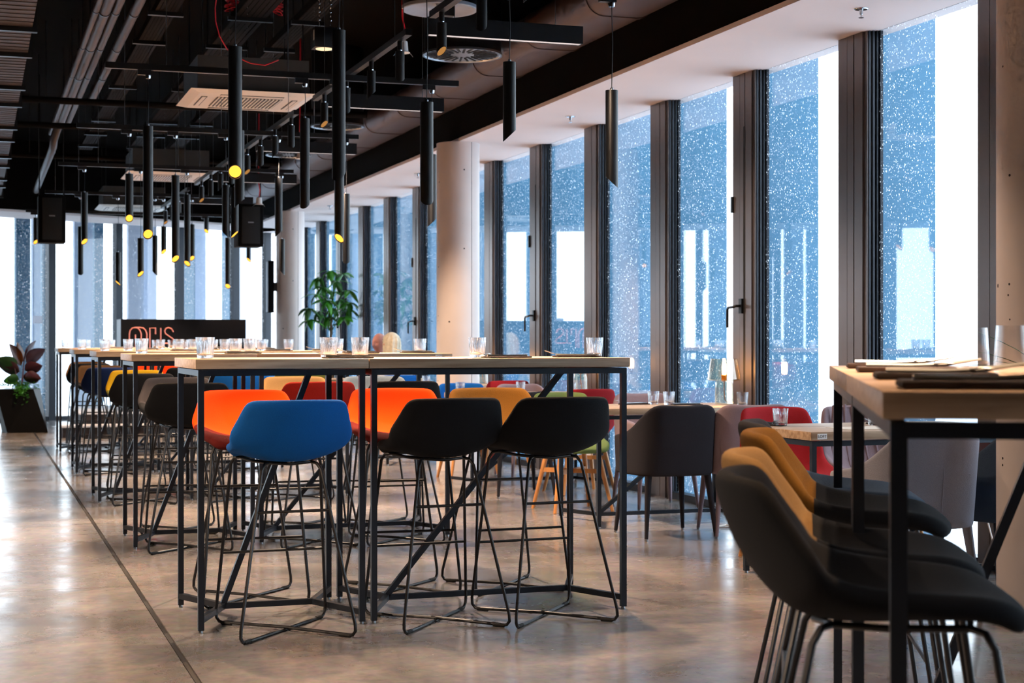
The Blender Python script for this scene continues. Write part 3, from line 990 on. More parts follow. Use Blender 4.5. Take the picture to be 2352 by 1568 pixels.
PEND = [  # row, pixel x, top, bottom, way the slanted opening looks (degrees from "towards the camera", positive = to the right)
    (0, 540, 108, 410, 0), (0, 778, 70, 416, 150), (0, 980, 235, 472, 190), (0, 1170, 143, 326, 100), (0, 1405, 208, 432, -95),
    (1, 340, 290, 549, 5), (1, 550, 300, 477, 95), (1, 700, 272, 480, 160), (1, 779, 330, 558, -35), (1, 992, 355, 522, 95),
    (2, 297, 399, 510, 5), (2, 403, 403, 603, 30), (2, 519, 425, 548, -100), (2, 539, 430, 547, 70), (2, 640, 409, 545, 95), (2, 795, 445, 606, 180),
    (3, 194, 442, 562, 35), (3, 323, 547, 636, 45), (3, 430, 447, 612, -30), (3, 647, 549, 632, -95),
    (4, 185, 520, 632, 180), (4, 271, 579, 656, -70), (4, 356, 541, 634, -100), (4, 376, 520, 584, 40), (4, 441, 515, 599, 25), (4, 523, 546, 663, -15),
    (5, 82, 500, 561, 30), (5, 474, 500, 536, -40), (5, 571, 560, 602, -50)]
def pendant(x, y, zt, zb, towards, label, watts=45):
    t = thing('tube_pendant', label, 'lamp', (x, y, zb), 0, 'black tube pendants')
    mb = MB(); cut_tube(mb, PR, zt - zb, 0.0, towards); mb.build('tube', 'tube_metal', t)
    mb = MB(); slant_disc(mb, PR * 0.885, 0.0, towards, PR); mb.build('lamp_disc', 'lamp_glow', t)
    MB().lathe([(0.008, zt - zb - 0.001), (0.008, zt - zb + 0.010), (0.003, zt - zb + 0.014)], 10).build('cord_grip', 'steel', t)
    MB().tube([(0, 0, zt - zb + 0.01), (0.004, 0, (zt - zb + TRZ - zb) / 2), (0, 0, TRZ - zb - 0.045)], 0.0022, 6).build('cord', 'black_metal', t)
    MB().lathe([(0.014, TRZ - zb - 0.050), (0.017, TRZ - zb - 0.036), (0.017, TRZ - zb - 0.030)], 12).build('canopy_cup', 'chrome', t)
    MB().box(-0.06, 0.018, -0.016, 0.016, TRZ - zb - 0.030, TRZ - zb - 0.001).build('track_adapter', 'black_metal', t, False)
    l = bpy.data.lights.new('pendant_light', 'SPOT'); l.energy = watts; l.color = (1.0, 0.60, 0.32)
    l.spot_size = R(82); l.spot_blend = 0.35; l.shadow_soft_size = 0.022
    lo = bpy.data.objects.new('pendant_light', l); lo.location = (0, 0, -0.004); lo.parent = t; col.objects.link(lo)
cnt = {}
for row, px, yt, yb, az in PEND:
    y = PY[row]
    x, Z = on_row(px, y)
    i = cnt.get(row, 0); cnt[row] = i + 1
    place = 'over the %s bar row' % ROWN[row] if row < 5 else 'hanging over the back platform'
    pendant(x, y, height(yt, Z), height(yb, Z), math.atan2(-y, -x) + R(az), 'black tube pendant lamp %s, %s' % (place, ORD[i]))
# track and pendants added above the angled tables, out of view, for warm light
ft = thing('light_track', 'added black lighting track out of view above the angled bar tables', 'track', (on_fore(0.20, 0.0)[0], on_fore(0.20, 0.0)[1], TRZ), -FA, 'lighting tracks above the rows')
bx('rail', 'black_metal', -0.018, 0.018, 0.1, 2.4, 0.0, 0.034, ft)
hang_wires(ft, [(0, 0.4), (0, 2.1)], 0.03)
for i, w in enumerate((0.45, 1.2, 1.95)):
    p = on_fore(0.20, w)
    pendant(p[0], p[1], 2.62, 2.36, 0.6 + i, 'added black tube pendant lamp out of view above the angled bar tables, %s from the front' % DN[i], 26)
for r, y in enumerate(PY):
    x0, x1 = (0.72, 2.86) if r < 5 else (0.6, 3.6)
    t = thing('light_track', 'black lighting track across the room above the %s' % (['%s bar table row' % q for q in ROWN] + ['back platform'])[r], 'track', (0, y, TRZ), 0, 'lighting tracks above the rows')
    bx('rail', 'black_metal', x0, x1, -0.018, 0.018, 0.0, 0.034, t)
    bx('contact_strip', 'steel', x0 + 0.01, x1 - 0.01, -0.006, 0.006, -0.002, 0.0, t)
    hang_wires(t, [(x0 + 0.35, 0), (x1 - 0.35, 0), ((x0 + x1) / 2, 0)], 0.03)
# tracks that run along the room with short spot tubes
k = 0
STN = ['first', 'second', 'third', 'fourth', 'one above the foreground', 'added unseen one near the viewer', 'added left aisle front', 'added left aisle middle', 'added left aisle rear']
for bi, (tx_, y0, y1) in enumerate(((2.19, 8.18, 10.63), (2.19, 11.3, 13.75), (2.19, 14.15, 16.75), (2.19, 17.35, 19.9), (2.19, 5.40, 7.72), (2.19, 1.4, 3.85), (-1.3, 1.5, 3.95), (-1.3, 5.0, 7.45), (-1.3, 8.5, 10.95))):  # tracks near the viewer and in the left aisle: unseen, added as warm fill
    t = thing('spot_track', 'black track with four spot tubes running along the room, %s' % (STN[bi] + ' from the front' if bi < 4 else STN[bi]), 'track', (tx_, y0, 2.80), 0, 'spot tracks along the room')
    bx('rail', 'black_metal', -0.018, 0.018, 0, y1 - y0, 0.0, 0.034, t)
    hang_wires(t, [(0, 0.3), (0, y1 - y0 - 0.3)], 0.03)
    for q in range(4):
        yy = y0 + 0.19 + 0.655 * q
        az = math.atan2(-yy, -tx_) + R((190, 100, 170, 45)[q])
        s_ = thing('spot_tube', 'short black spot tube, %s on the %s spot track' % (['nearest', 'second', 'third', 'last'][q], STN[bi]), 'lamp', (tx_, yy, 2.80), 0, 'spot tubes on the tracks')
        mb = MB(); cut_tube(mb, 0.025, -0.055, -0.055 - 0.165, az); mb.build('tube', 'tube_metal', s_)
        mb = MB(); slant_disc(mb, 0.022, -0.055 - 0.165, az, 0.025); mb.build('lamp_disc', 'spot_glow', s_)
        MB().lathe([(0.012, -0.056), (0.012, -0.046), (0.014, -0.044), (0.014, -0.001)], 12).build('swivel', 'black_metal', s_)
        MB().lathe([(0.0128, -0.052), (0.0135, -0.047)], 12).build('ring', 'chrome', s_)
        l = bpy.data.lights.new('spot_light', 'SPOT'); l.energy = 110 if bi < 4 else (32, 36, 75, 78, 65)[bi - 4]; l.color = (1.0, 0.71, 0.50)
        l.spot_size = R(75); l.spot_blend = 0.5; l.shadow_soft_size = 0.02
        lo = bpy.data.objects.new('spot_light', l); lo.location = (0, 0, -0.225); lo.parent = s_
        lo.rotation_euler = (R((-25, 10, 25, -12)[q]), R((18, -50, 10, -20)[q] if tx_ > 0 else -28), 0)
        col.objects.link(lo)
# linear luminaires
for i, y in enumerate((8.1, 10.8, 13.5, 16.2, 18.9)):
    t = thing('linear_luminaire', 'black box-shaped linear luminaire with a lit underside, %s from the front' % DN[i], 'lamp', (2.27, y, 2.79), 0, 'linear luminaires')
    mb = MB(); mb.box(0, 0.87, -0.03, -0.022, 0, 0.095); mb.box(0, 0.87, 0.022, 0.03, 0, 0.095); mb.box(0, 0.87, -0.022, 0.022, 0.03, 0.095)
    mb.box(0, 0.006, -0.022, 0.022, 0, 0.03); mb.box(0.864, 0.87, -0.022, 0.022, 0, 0.03)
    mb.build('housing', 'black_metal', t, False)
    bx('diffuser', 'strip_glow', 0.006, 0.864, -0.022, 0.022, 0.002, 0.008, t)
    hang_wires(t, [(0.15, 0), (0.72, 0)], 0.095)
# air diffusers
for i, (x, y, rr) in enumerate(((3.36, 11.05, 0.29), (3.33, 15.1, 0.26), (3.32, 17.6, 0.25))):
    t = thing('air_diffuser', 'round ceiling air diffuser with radial slots, %s from the front' % DN[i], 'diffuser', (x, y, 3.24), 0, 'round air diffusers')
    MB().lathe([(rr * 0.97, 0.02), (rr * 0.97, CEIL - 3.24)], 40).build('drum', 'black_metal', t)
    MB().lathe([(0.0, 0.012), (rr * 0.93, 0.012), (rr * 0.96, 0.004), (rr, 0.004), (rr, 0.02), (0.0, 0.02)], 40).build('face_plate', 'steel', t)
    n = 28
    for k in range(n):
        a = 2 * math.pi * k / n
        r0_, r1_ = (rr * 0.42 if k % 2 else rr * 0.3), rr * 0.88
        m = MB(); m.bar((r0_ * math.cos(a), r0_ * math.sin(a), 0.0105), (r1_ * math.cos(a), r1_ * math.sin(a), 0.0105), rr * 0.055, 0.004)
        m.build('slot', 'rubber', t, False)
t = thing('ceiling_drum', 'large smooth round drum hanging at the top edge between the lamps', 'ventilator', (2.90, 10.05, 3.34), 0)
MB().lathe([(0.0, 0.016), (0.205, 0.016), (0.213, 0.010), (0.245, 0.006), (0.25, 0.010), (0.25, 0.03), (0.0, 0.03)], 44).build('face_plate', 'grey_panel', t)
MB().lathe([(0.247, 0.03), (0.247, CEIL - 3.34)], 44).build('drum', 'black_metal', t)
bx('mounting_box', 'black_metal', -0.05, 0.05, -0.18, -0.08, -0.06, 0.008, t)
# ceiling air-conditioning cassettes
def cassette(x, y, z, label):
    t = thing('ac_cassette', label, 'air conditioner', (x, y, z), 0, 'ceiling cassettes')
    S = 0.475
    mb = MB(); mb.add([(-S, -S, 0.022), (S, -S, 0.022), (S, S, 0.022), (-S, S, 0.022), (-0.40, -0.40, 0.0), (0.40, -0.40, 0.0), (0.40, 0.40, 0.0), (-0.40, 0.40, 0.0)],
        [(0, 1, 5, 4), (1, 2, 6, 5), (2, 3, 7, 6), (3, 0, 4, 7), (4, 5, 6, 7), (3, 2, 1, 0)])
    mb.build('panel', 'ac_white', t, False)
    bx('body', 'ac_dark', -0.42, 0.42, -0.42, 0.42, 0.022, 0.28, t)
    for sx, sy in ((-1, 0), (1, 0), (0, -1), (0, 1)):
        if sx: bx('louvre', 'ac_dark', sx * 0.345 - 0.022, sx * 0.345 + 0.022, -0.24, 0.24, -0.003, 0.004, t); bx('vane', 'ac_white', sx * 0.345 - 0.014, sx * 0.345 + 0.014, -0.235, 0.235, -0.006, -0.002, t)
        else: bx('louvre', 'ac_dark', -0.24, 0.24, sy * 0.345 - 0.022, sy * 0.345 + 0.022, -0.003, 0.004, t); bx('vane', 'ac_white', -0.235, 0.235, sy * 0.345 - 0.014, sy * 0.345 + 0.014, -0.006, -0.002, t)
    bx('grille_recess', 'ac_dark', -0.25, 0.25, -0.25, 0.25, -0.002, 0.004, t)
    for k in range(18):
        xx = -0.235 + 0.47 * k / 17
        bx('slat', 'ac_white', xx - 0.006, xx + 0.006, -0.25, 0.25, -0.007, -0.001, t)
    for sx in (-1, 1):
        for sy in (-1, 1):
            MB().tube([(sx * 0.38, sy * 0.38, 0.27), (sx * 0.38, sy * 0.38, CEIL - z)], 0.005, 6).build('hanger', 'black_metal', t)
cassette(2.00, 12.40, 3.03, 'white ceiling cassette air conditioner, nearest of three')
cassette(2.08, 18.40, 3.03, 'white ceiling cassette air conditioner, middle of three')
cassette(2.10, 22.9, 3.03, 'white ceiling cassette air conditioner, farthest of three')
# box downlight on chains
t = thing('box_downlight', 'black box downlight hanging on two chains near the top edge', 'lamp', (2.30, 10.86, 3.20), 0)
MB().box(-0.08, 0.08, -0.07, 0.07, 0, 0.14).build('housing', 'black_metal', t, True, 0.003)
MB().lathe([(0.0, -0.004), (0.055, -0.004), (0.062, 0.002)], 24).build('lens', 'lens_glow', t)
bx('rating_label', 'label_white', -0.0815, -0.08, -0.055, -0.02, 0.05, 0.12, t)
for sx in (-0.035, 0.045):
    n = 0
    z = 0.14
    ch = MB()
    while z < CEIL - 3.20 - 0.03:
        a = (n % 2) * math.pi / 2
        pts = [(sx + math.cos(a) * 0.008 * math.sin(q), math.sin(a) * 0.008 * math.sin(q), z + 0.016 - 0.018 * math.cos(q)) for q in [i * math.pi / 4 for i in range(8)]]
        ch.tube(pts, 0.0024, 5, closed=True)
        z += 0.028; n += 1
    ch.build('chain', 'chrome', t)
l = bpy.data.lights.new('downlight', 'SPOT'); l.energy = 60; l.color = (1, 0.7, 0.45); l.spot_size = R(70); l.spot_blend = 0.5; l.shadow_soft_size = 0.05
lo = bpy.data.objects.new('downlight', l); lo.location = (0, 0, -0.01); lo.parent = t; col.objects.link(lo)
# bare recessed downlights dangling on red cable
for i, (px, py, row_y) in enumerate(((926, 122, 10.1), (595, 470, 17.2), (690, 365, 14.4))):
    x, Z = on_row(px, row_y)
    z = height(py, Z)
    t = thing('bare_downlight', 'small white recessed downlight dangling on a red cable, %s' % ['beside the first spot track', 'above the right hanging loudspeaker', 'beside the second spot track'][i], 'lamp', (x, row_y, z), 0, 'bare downlights on red cable')
    MB().lathe([(0.0, 0.0), (0.044, 0.0), (0.046, 0.004), (0.034, 0.010), (0.028, 0.075), (0.012, 0.085), (0.0, 0.085)], 20).build('can', 'white_plastic', t)
    MB().tube([(0.034, 0, 0.012), (0.055, 0, -0.008), (0.066, 0, -0.022)], 0.002, 5).build('spring_clip', 'steel', t)
    MB().tube([(-0.034, 0, 0.012), (-0.055, 0, -0.008), (-0.066, 0, -0.022)], 0.002, 5).build('spring_clip', 'steel', t)
    MB().tube([(0, 0, 0.08), (0.01, 0, 0.16), (-0.006, 0.0, 0.24), (0, 0, CEIL - z)], 0.006, 6).build('red_flex', 'red_cable', t)
# red cable loop near the top edge
def rc(px, py, y):
    x, Z = on_row(px, y); return (x, y, height(py, Z))
pts = [rc(p[0], p[1], 11.0) for p in ((515, -60), (500, -20), (496, 15), (498, 45), (508, 78), (526, 106), (552, 126), (585, 138), (618, 141), (650, 128))] 
pts = [(p[0], p[1] + 0.02 * i, min(p[2], CEIL)) for i, p in enumerate(pts)]
tag(MB().tube(pts, 0.0045, 6).build('red_cable_loop', 'red_cable'), 'red cable hanging in a big loop below the dark ceiling', 'cable')
for i, (px, py) in enumerate(((533, 12), (634, 18))):
    x, Z = on_row(px, 12.0); z = height(py, Z)
    mb = MB()
    for q in range(7):
        rr = 0.045 + 0.012 * random.random()
        tilt = random.uniform(-0.5, 0.5)
        mb.tube([(x + rr * math.cos(a), 12.0 + rr * math.sin(a), min(CEIL - 0.01, z - 0.03 + 0.012 * q + tilt * 0.05 * math.cos(a))) for a in [j * math.pi / 6 for j in range(12)]], 0.0035, 5, closed=True)
    mb.tube([(x + 0.04, 12.0, z), (x + 0.02, 12.0, CEIL)], 0.0035, 5)
    tag(mb.build('red_cable_coil', 'red_cable'), 'coil of red cable under the ceiling, %s of the two' % ('left', 'right')[i], 'cable', 'red cable coils')
# ducts and pipes
t = thing('flat_oval_duct', 'flat oval ventilation duct running along the white soffit', 'duct', (3.90, 0, 3.24))
def oval(hw, hh, rr):
    pts = []
    for cx_, cz_, a0 in ((hw - rr, hh - rr, 0), (-(hw - rr), hh - rr, 90), (-(hw - rr), -(hh - rr), 180), (hw - rr, -(hh - rr), 270)):
        for j in range(7):
            a = R(a0 + 15 * j); pts.append((cx_ + rr * math.cos(a), cz_ + rr * math.sin(a)))
    return pts
def oval_len(name, mat, y0, y1, grow, parent):
    p = oval(0.235 + grow, 0.13 + grow, 0.12 + grow)
    n = len(p)
    v = [(x, y0, z + 0.13) for x, z in p] + [(x, y1, z + 0.13) for x, z in p]
    f = [(k, (k + 1) % n, n + (k + 1) % n, n + k) for k in range(n)] + [tuple(reversed(range(n))), tuple(range(n, 2 * n))]
    return MB().add(v, f).build(name, mat, parent)
y = 1.0
while y < 23.0:
    oval_len('duct_length', 'duct_grey', y, y + 1.19, 0, t)
    oval_len('joint_band', 'duct_grey', y + 1.17, y + 1.215, 0.006, t)
    y += 1.2
t = thing('flanged_duct', 'brown ribbed rectangular duct at the top left corner', 'duct', (-0.05, 0, 3.16))
y = 6.6
i = 0
while y < 21.5:
    L_ = (1.5, 0.95)[i % 2]
    bx('duct_length', 'duct_brown', -0.55, 0.40, y, y + L_ - 0.05, 0.0, 0.42, t)
    bx('flange', 'black_metal', -0.58, 0.43, y + L_ - 0.05, y + L_, -0.03, 0.45, t)
    for q in range(int((L_ - 0.1) / 0.12)):
        bx('rib', 'duct_brown', -0.55, 0.40, y + 0.08 + 0.12 * q, y + 0.092 + 0.12 * q, -0.004, 0.0, t)
    y += L_; i += 1
for i, (px, rr, lb) in enumerate(((229, 0.026, 'thin brown pipe, leftmost of the four under the ceiling'), (250, 0.042, 'thick brown pipe, second from the left of the four under the ceiling'),
                                 (277, 0.030, 'thin brown pipe, third from the left of the four under the ceiling'), (322, 0.036, 'brown pipe, rightmost of the four under the ceiling'))):
    Z = (3.50 - CAM_H) * FPX / 784.0
    X = ray(px) * Z
    x = X * cs + Z * sn
    t = thing('ceiling_pipe', lb, 'pipe', (x, 0, 3.50), 0, 'brown pipes under the ceiling')
    pts = [(0, 7.5, 0), (0, 17.3, 0), (0, 17.5, -0.01), (-0.03, 17.62, -0.06), (-0.06, 17.75, -0.16), (-0.06, 17.95, -0.22), (-0.06, 23.0, -0.24)] if i == 1 else [(0, 7.5, 0), (0, (16.5, 0, 15.6, 13.8)[i] + 2, 0)]
    MB().tube(pts, rr, 14).build('pipe', 'pipe_brown', t)
    for q in range(6):
        yy = 8.6 + 1.45 * q
        MB().tube([(0, yy, 0), (0, yy + 0.04, 0)], rr * 1.12, 14).build('pipe_clamp', 'black_metal', t)
        MB().tube([(0, yy + 0.02, rr), (0, yy + 0.02, CEIL - 3.5)], 0.004, 5).build('clamp_rod', 'black_metal', t)
for i, (x, w_) in enumerate(((1.98, 0.24), (2.42, 0.16), (1.35, 0.16))):
    t = thing('cable_tray', 'perforated brown cable tray under the ceiling, %s' % ['wide one by the red coils', 'narrow one right of the red coils', 'narrow one left of the air conditioner'][i], 'tray', (x, 8.0, 3.62), 0, 'perforated cable trays')
    L_ = 13
    for q in range(6):
        xx = -w_ / 2 + w_ * (q + 0.1) / 6
        bx('tray_strip', 'tray_dark', xx, xx + w_ / 6 * 0.82, 0, L_, 0, 0.002, t)
    bx('tray_side', 'tray_dark', -w_ / 2 - 0.002, -w_ / 2, 0, L_, 0, 0.06, t); bx('tray_side', 'tray_dark', w_ / 2, w_ / 2 + 0.002, 0, L_, 0, 0.06, t)
    for q in range(11):
        bx('bracket', 'black_metal', -w_ / 2 - 0.05, w_ / 2 + 0.05, 0.4 + 1.2 * q, 0.44 + 1.2 * q, -0.03, 0.0, t)
        for sx in (-1, 1):
            MB().tube([(sx * (w_ / 2 + 0.035), 0.42 + 1.2 * q, -0.02), (sx * (w_ / 2 + 0.035), 0.42 + 1.2 * q, CEIL - 3.622)], 0.004, 5).build('bracket_rod', 'black_metal', t)
for i, y in enumerate((14.6, 16.3, 19.0)):
    t = thing('cross_pipe', 'dark pipe crossing the room under the ceiling, %s from the front' % DN[i], 'pipe', (0, y, 3.30), 0, 'dark cross pipes')
    MB().tube([(-4, 0, 0), (3.5, 0, 0)], 0.03, 12).build('pipe', 'pipe_dark', t)
    for x in (-2, 0.6, 2.9):
        MB().tube([(x, 0, 0.02), (x, 0, CEIL - 3.30)], 0.004, 5).build('clamp_rod', 'black_metal', t)
# sprinklers
for i, (px, py) in enumerate(((1978, 20), (1310, 267), (960, 398), (758, 472))):
    Z = (SOF - CAM_H) * FPX / (784.0 - py); X = ray(px) * Z
    x, y = X * cs + Z * sn, -X * sn + Z * cs
    t = thing('sprinkler', 'small chrome sprinkler head on the white soffit, %s counted from the right' % DN[i], 'sprinkler', (x, y, SOF), 0, 'sprinkler heads on the soffit')
    MB().lathe([(0.0, -0.006), (0.034, -0.006), (0.040, -0.001), (0.0, -0.001)], 20).build('rosette', 'chrome', t)
    MB().lathe([(0.011, -0.006), (0.009, -0.03), (0.004, -0.034), (0.004, -0.048)], 12).build('stem', 'chrome', t)
    MB().lathe([(0.0, -0.050), (0.015, -0.050), (0.015, -0.047), (0.0, -0.047)], 14).build('deflector', 'chrome', t)

# ================================================================== BACK OF THE ROOM
t = thing('platform', 'low dark stage platform with pale steps at the back of the room', 'platform', (0, 0, 0))
bx('lower_step', 'step_dark', 1.02, 3.75, 20.0, 20.40, 0.0, 0.125, t)
bx('lower_tread', 'step_white', 1.00, 3.77, 19.97, 20.42, 0.125, 0.145, t)
bx('deck_base', 'step_dark', 1.25, 3.75, 20.40, 22.7, 0.0, 0.265, t)
bx('deck', 'step_white', 1.23, 3.77, 20.38, 22.72, 0.265, 0.285, t)
t = thing('reception_counter', 'tall black counter with a copper line-letter sign on its front', 'counter', (1.75, 20.52, 0.285))
CW, CH = 1.57, 1.453 - 0.285
bx('front_panel', 'sign_black', 0, CW, 0.0, 0.03, 0, CH, t)
bx('side_panel', 'grey_panel', 0.0, 0.03, 0.031, 0.62, 0, CH, t)
bx('side_panel', 'sign_black', CW - 0.03, CW, 0.031, 0.62, 0, CH, t)
bx('worktop', 'sign_black', 0.031, CW - 0.031, 0.031, 0.62, CH - 0.04, CH, t)
# letters drawn as bent copper rods
def sg(pts, nm='sign_letter'):
    q = []
    for px, py in pts:
        x, Z = on_row(px, 20.51)
        q.append((x - 1.75, -0.010, height(py, Z) - 0.285))
    MB().tube(q, 0.0085, 6).build(nm, 'copper', t)
sg([(297, 800), (297, 766), (299, 758), (304, 753), (310, 752), (316, 753), (321, 758), (324, 766), (324, 800)])
sg([(311, 800), (311, 768)])
sg([(311, 752), (322, 752), (329, 753), (334, 758), (337, 766), (337, 800)])
sg([(344, 800), (344, 753), (357, 753), (357, 767)])
sg([(369, 753), (369, 788), (358, 788)])
sg([(398, 762), (394, 755), (387, 752), (381, 754), (378, 760), (380, 766), (397, 778), (400, 784), (396, 788), (372, 788)])
# hanging loudspeakers
def speaker(px0, px1, pyb, yrow, hgt, label, d=0.30):
    xa, Z = on_row(px0, yrow); xb, _ = on_row(px1, yrow)
    zb = height(pyb, Z)
    t = thing('hanging_loudspeaker', label, 'loudspeaker', ((xa + xb) / 2, yrow, zb), 0, 'black hanging loudspeakers')
    w = (xb - xa) / 2
    MB().box(-w, w, 0, d, 0, hgt).build('cabinet', 'speaker_black', t, True, 0.008)
    MB().box(-w * 0.72, w * 0.72, -0.012, -0.001, 0.03, hgt - 0.03).build('grille', 'rubber', t, True, 0.004)
    bx('badge', 'steel', -0.03, 0.03, -0.015, -0.0121, hgt * 0.55, hgt * 0.55 + 0.012, t)
    for sx in (-1, 1):
        MB().box(sx * w * 0.9 - 0.006, sx * w * 0.9 + 0.006, 0.10, 0.14, hgt, CEIL - zb).build('bracket', 'black_metal', t, False)
speaker(88, 151, 556, 17.45, 0.50, 'black hanging loudspeaker at the left under the dark ceiling')
speaker(547, 605, 565, 17.2, 0.46, 'black hanging loudspeaker in front of the far windows')
t = thing('wall_loudspeaker', 'slim grey and black column loudspeaker mounted on the far column', 'loudspeaker', (3.885, 21.9, 1.57))
MB().box(-0.035, 0.045, -0.03, 0.09, 0, 0.72).build('cabinet', 'speaker_black', t, True, 0.006)
MB().box(-0.047, -0.036, -0.03, 0.085, 0.01, 0.71).build('grille', 'grey_panel', t, True, 0.003)
bx('bracket', 'black_metal', 0.046, 0.105, 0.06, 0.10, 0.3, 0.42, t)

# ================================================================== PLANTS
def leaf_mesh(name, L, W, fold=0.25, droop=0.3, mat='leaf_green', tipw=0.0):
    n = 8
    v, f = [], []
    for i in range(n + 1):
        u = i / n
        w = W / 2 * (math.sin(math.pi * min(1, u ** 0.8)) ** 0.8) + 0.0006
        x = L * u
        z = -droop * L * u * u
        v += [(x, -w, z + fold * w), (x, 0, z), (x, w, z + fold * w)]
    m = len(v)
    v += [(x, y, z - 0.0012) for x, y, z in v]
    for i in range(n):
        a, b = 3 * i, 3 * i + 3
        f += [(a, a + 1, b + 1, b), (a + 1, a + 2, b + 2, b + 1), (m + a + 1, m + a, m + b, m + b + 1), (m + a + 2, m + a + 1, m + b + 1, m + b + 2)]
        f += [(a, b, m + b, m + a), (a + 2, m + a + 2, m + b + 2, b + 2)]
    me = bpy.data.meshes.new(name)
    me.from_pydata(v, [], f)
    me.shade_smooth()
    me.materials.append(M[mat])
    return me
def put_leaf(me, parent, p, az, el, scale=1.0, roll=0.0, mat=None):
    o = bpy.data.objects.new('leaf', me)
    col.objects.link(o); o.parent = parent
    o.location = p
    o.rotation_euler = (roll, -el, az)
    o.scale = (scale,) * 3
    if mat: paint(o, M[mat])
    return o
# money tree by the far windows
t = thing('money_tree', 'tall green potted tree with hand-shaped leaves by the far windows', 'plant', (4.55, 21.0, 0))
MB().lathe([(0.15, 0.0), (0.19, 0.42), (0.18, 0.42), (0.17, 0.36), (0.0, 0.36)], 28).build('pot', 'planter_black', t)
MB().tube([(0, 0, 0.35), (0.02, 0, 0.8), (-0.01, 0.01, 1.2), (0.0, 0.02, 1.5)], [0.03, 0.024, 0.018, 0.012], 10).build('trunk', 'stem', t)
lm = leaf_mesh('palm_leaf', 0.20, 0.075, 0.2, 0.35, 'leaf_green')
random.seed(11)
heads = [(-0.02, 0.0, 2.12), (0.16, 0.05, 2.08), (-0.17, 0.02, 2.03), (0.05, -0.08, 1.98), (-0.10, 0.06, 1.90), (0.22, -0.02, 1.86), (0.06, 0.08, 1.84), (-0.22, -0.04, 1.80),
         (0.14, 0.10, 1.74), (-0.08, -0.10, 1.72), (-0.31, 0.02, 1.62), (0.24, 0.0, 1.60), (0.02, 0.02, 1.62), (-0.16, 0.04, 1.58), (0.15, -0.06, 1.50), (-0.30, -0.02, 1.46), (-0.05, 0.05, 1.50), (0.26, 0.04, 1.70)]
for hx, hy, hz in heads:
    stx = (0.0, 0.02, max(1.3, hz - 0.35))
    MB().tube([stx, ((stx[0] + hx) / 2, (stx[1] + hy) / 2, (stx[2] + hz) / 2 + 0.05), (hx, hy, hz)], [0.006, 0.004, 0.003], 6).build('branch', 'leaf_dark', t)
    a0 = random.uniform(0, 6)
    for q in range(6):
        put_leaf(lm, t, (hx, hy, hz), a0 + q * math.pi / 3 + random.uniform(-0.2, 0.2), random.uniform(-0.9, 0.15), random.uniform(0.75, 1.1), random.uniform(-0.4, 0.4), 'leaf_green' if random.random() < 0.7 else 'leaf_dark')
# rubber plant in a faceted planter at the far left
t = thing('rubber_plant', 'purple-leaved plant in a black faceted planter at the far left', 'plant', (0.60, 21.55, 0))
base = [(-0.20, -0.22), (0.30, -0.26), (0.24, 0.25), (-0.26, 0.22)]
top = [(-0.34, -0.20), (0.12, -0.30), (0.22, 0.16), (-0.20, 0.28)]
v = [(x, y, 0) for x, y in base] + [(x, y, 0.56) for x, y in top]
MB().add(v, [(3, 2, 1, 0), (0, 1, 5), (0, 5, 4), (1, 2, 6), (1, 6, 5), (2, 3, 7), (2, 7, 6), (3, 0, 4), (3, 4, 7), (4, 5, 6, 7)]).build('planter', 'planter_black', t, False)
MB().tube([(-0.02, 0, 0.55), (0.0, 0, 0.75), (0.02, 0, 1.0)], [0.014, 0.010, 0.006], 8).build('stalk', 'leaf_purple', t)
MB().tube([(-0.06, 0.02, 0.55), (-0.08, 0.0, 0.72), (-0.12, 0, 0.92)], [0.010, 0.008, 0.005], 8).build('stalk', 'leaf_purple', t)
lr = leaf_mesh('broad_leaf', 0.31, 0.24, 0.12, 0.12, 'leaf_purple')
cam_az = math.atan2(-21.5, -0.6)
for x, z, az, el, s, mt in ((0.02, 0.92, 40, 62, 1.0, 'leaf_purple'), (-0.02, 0.86, 150, 65, 1.05, 'leaf_rust'), (0.04, 0.90, 10, 40, 0.95, 'leaf_purple'), (0.02, 0.80, -20, 18, 0.8, 'leaf_purple'),
                            (-0.04, 0.78, 170, 22, 0.9, 'leaf_purple'), (0.0, 0.72, 10, -5, 0.75, 'leaf_purple'), (-0.05, 0.68, 200, 0, 0.7, 'leaf_dark'), (-0.08, 0.82, 190, 35, 0.9, 'leaf_dark'), (0.02, 0.68, 330, 5, 0.7, 'leaf_purple'), (-0.03, 0.9, 95, 75, 0.9, 'leaf_rust')):
    put_leaf(lr, t, (x, 0.0, z), R(az), R(el), s, R(55 if 60 < az % 360 < 270 else -55), mt)
ivy = MB()
random.seed(5)
for q in range(230):
    a = random.uniform(0, 6.28); rr = random.uniform(0.02, 0.27)
    x, y = -0.08 + rr * math.cos(a), -0.04 + rr * math.sin(a)
    z = 0.57 + random.uniform(0, 0.07)
    if q > 150:
        x, y, z = random.uniform(-0.10, 0.06), -0.29 - random.uniform(0, 0.03), 0.58 - random.uniform(0, 0.24) * random.random()
    s = random.uniform(0.015, 0.03)
    d = Vector((random.uniform(-1, 1), random.uniform(-1, 1), random.uniform(-0.4, 0.8))).normalized()
    e = d.cross(Vector((0.3, 0.5, 0.8))).normalized()
    n_ = d.cross(e) * 0.002
    p = Vector((x, y, z))
    c4 = [p, p + d * s + e * s * 0.5, p + d * s * 2, p + d * s - e * s * 0.5]
    ivy.add([tuple(k) for k in c4] + [tuple(k + n_) for k in c4], [(0, 1, 2, 3), (7, 6, 5, 4), (0, 4, 5, 1), (1, 5, 6, 2), (2, 6, 7, 3), (3, 7, 4, 0)])
o = ivy.build('trailing_ivy', 'leaf_green', t, False); o['kind'] = 'stuff'
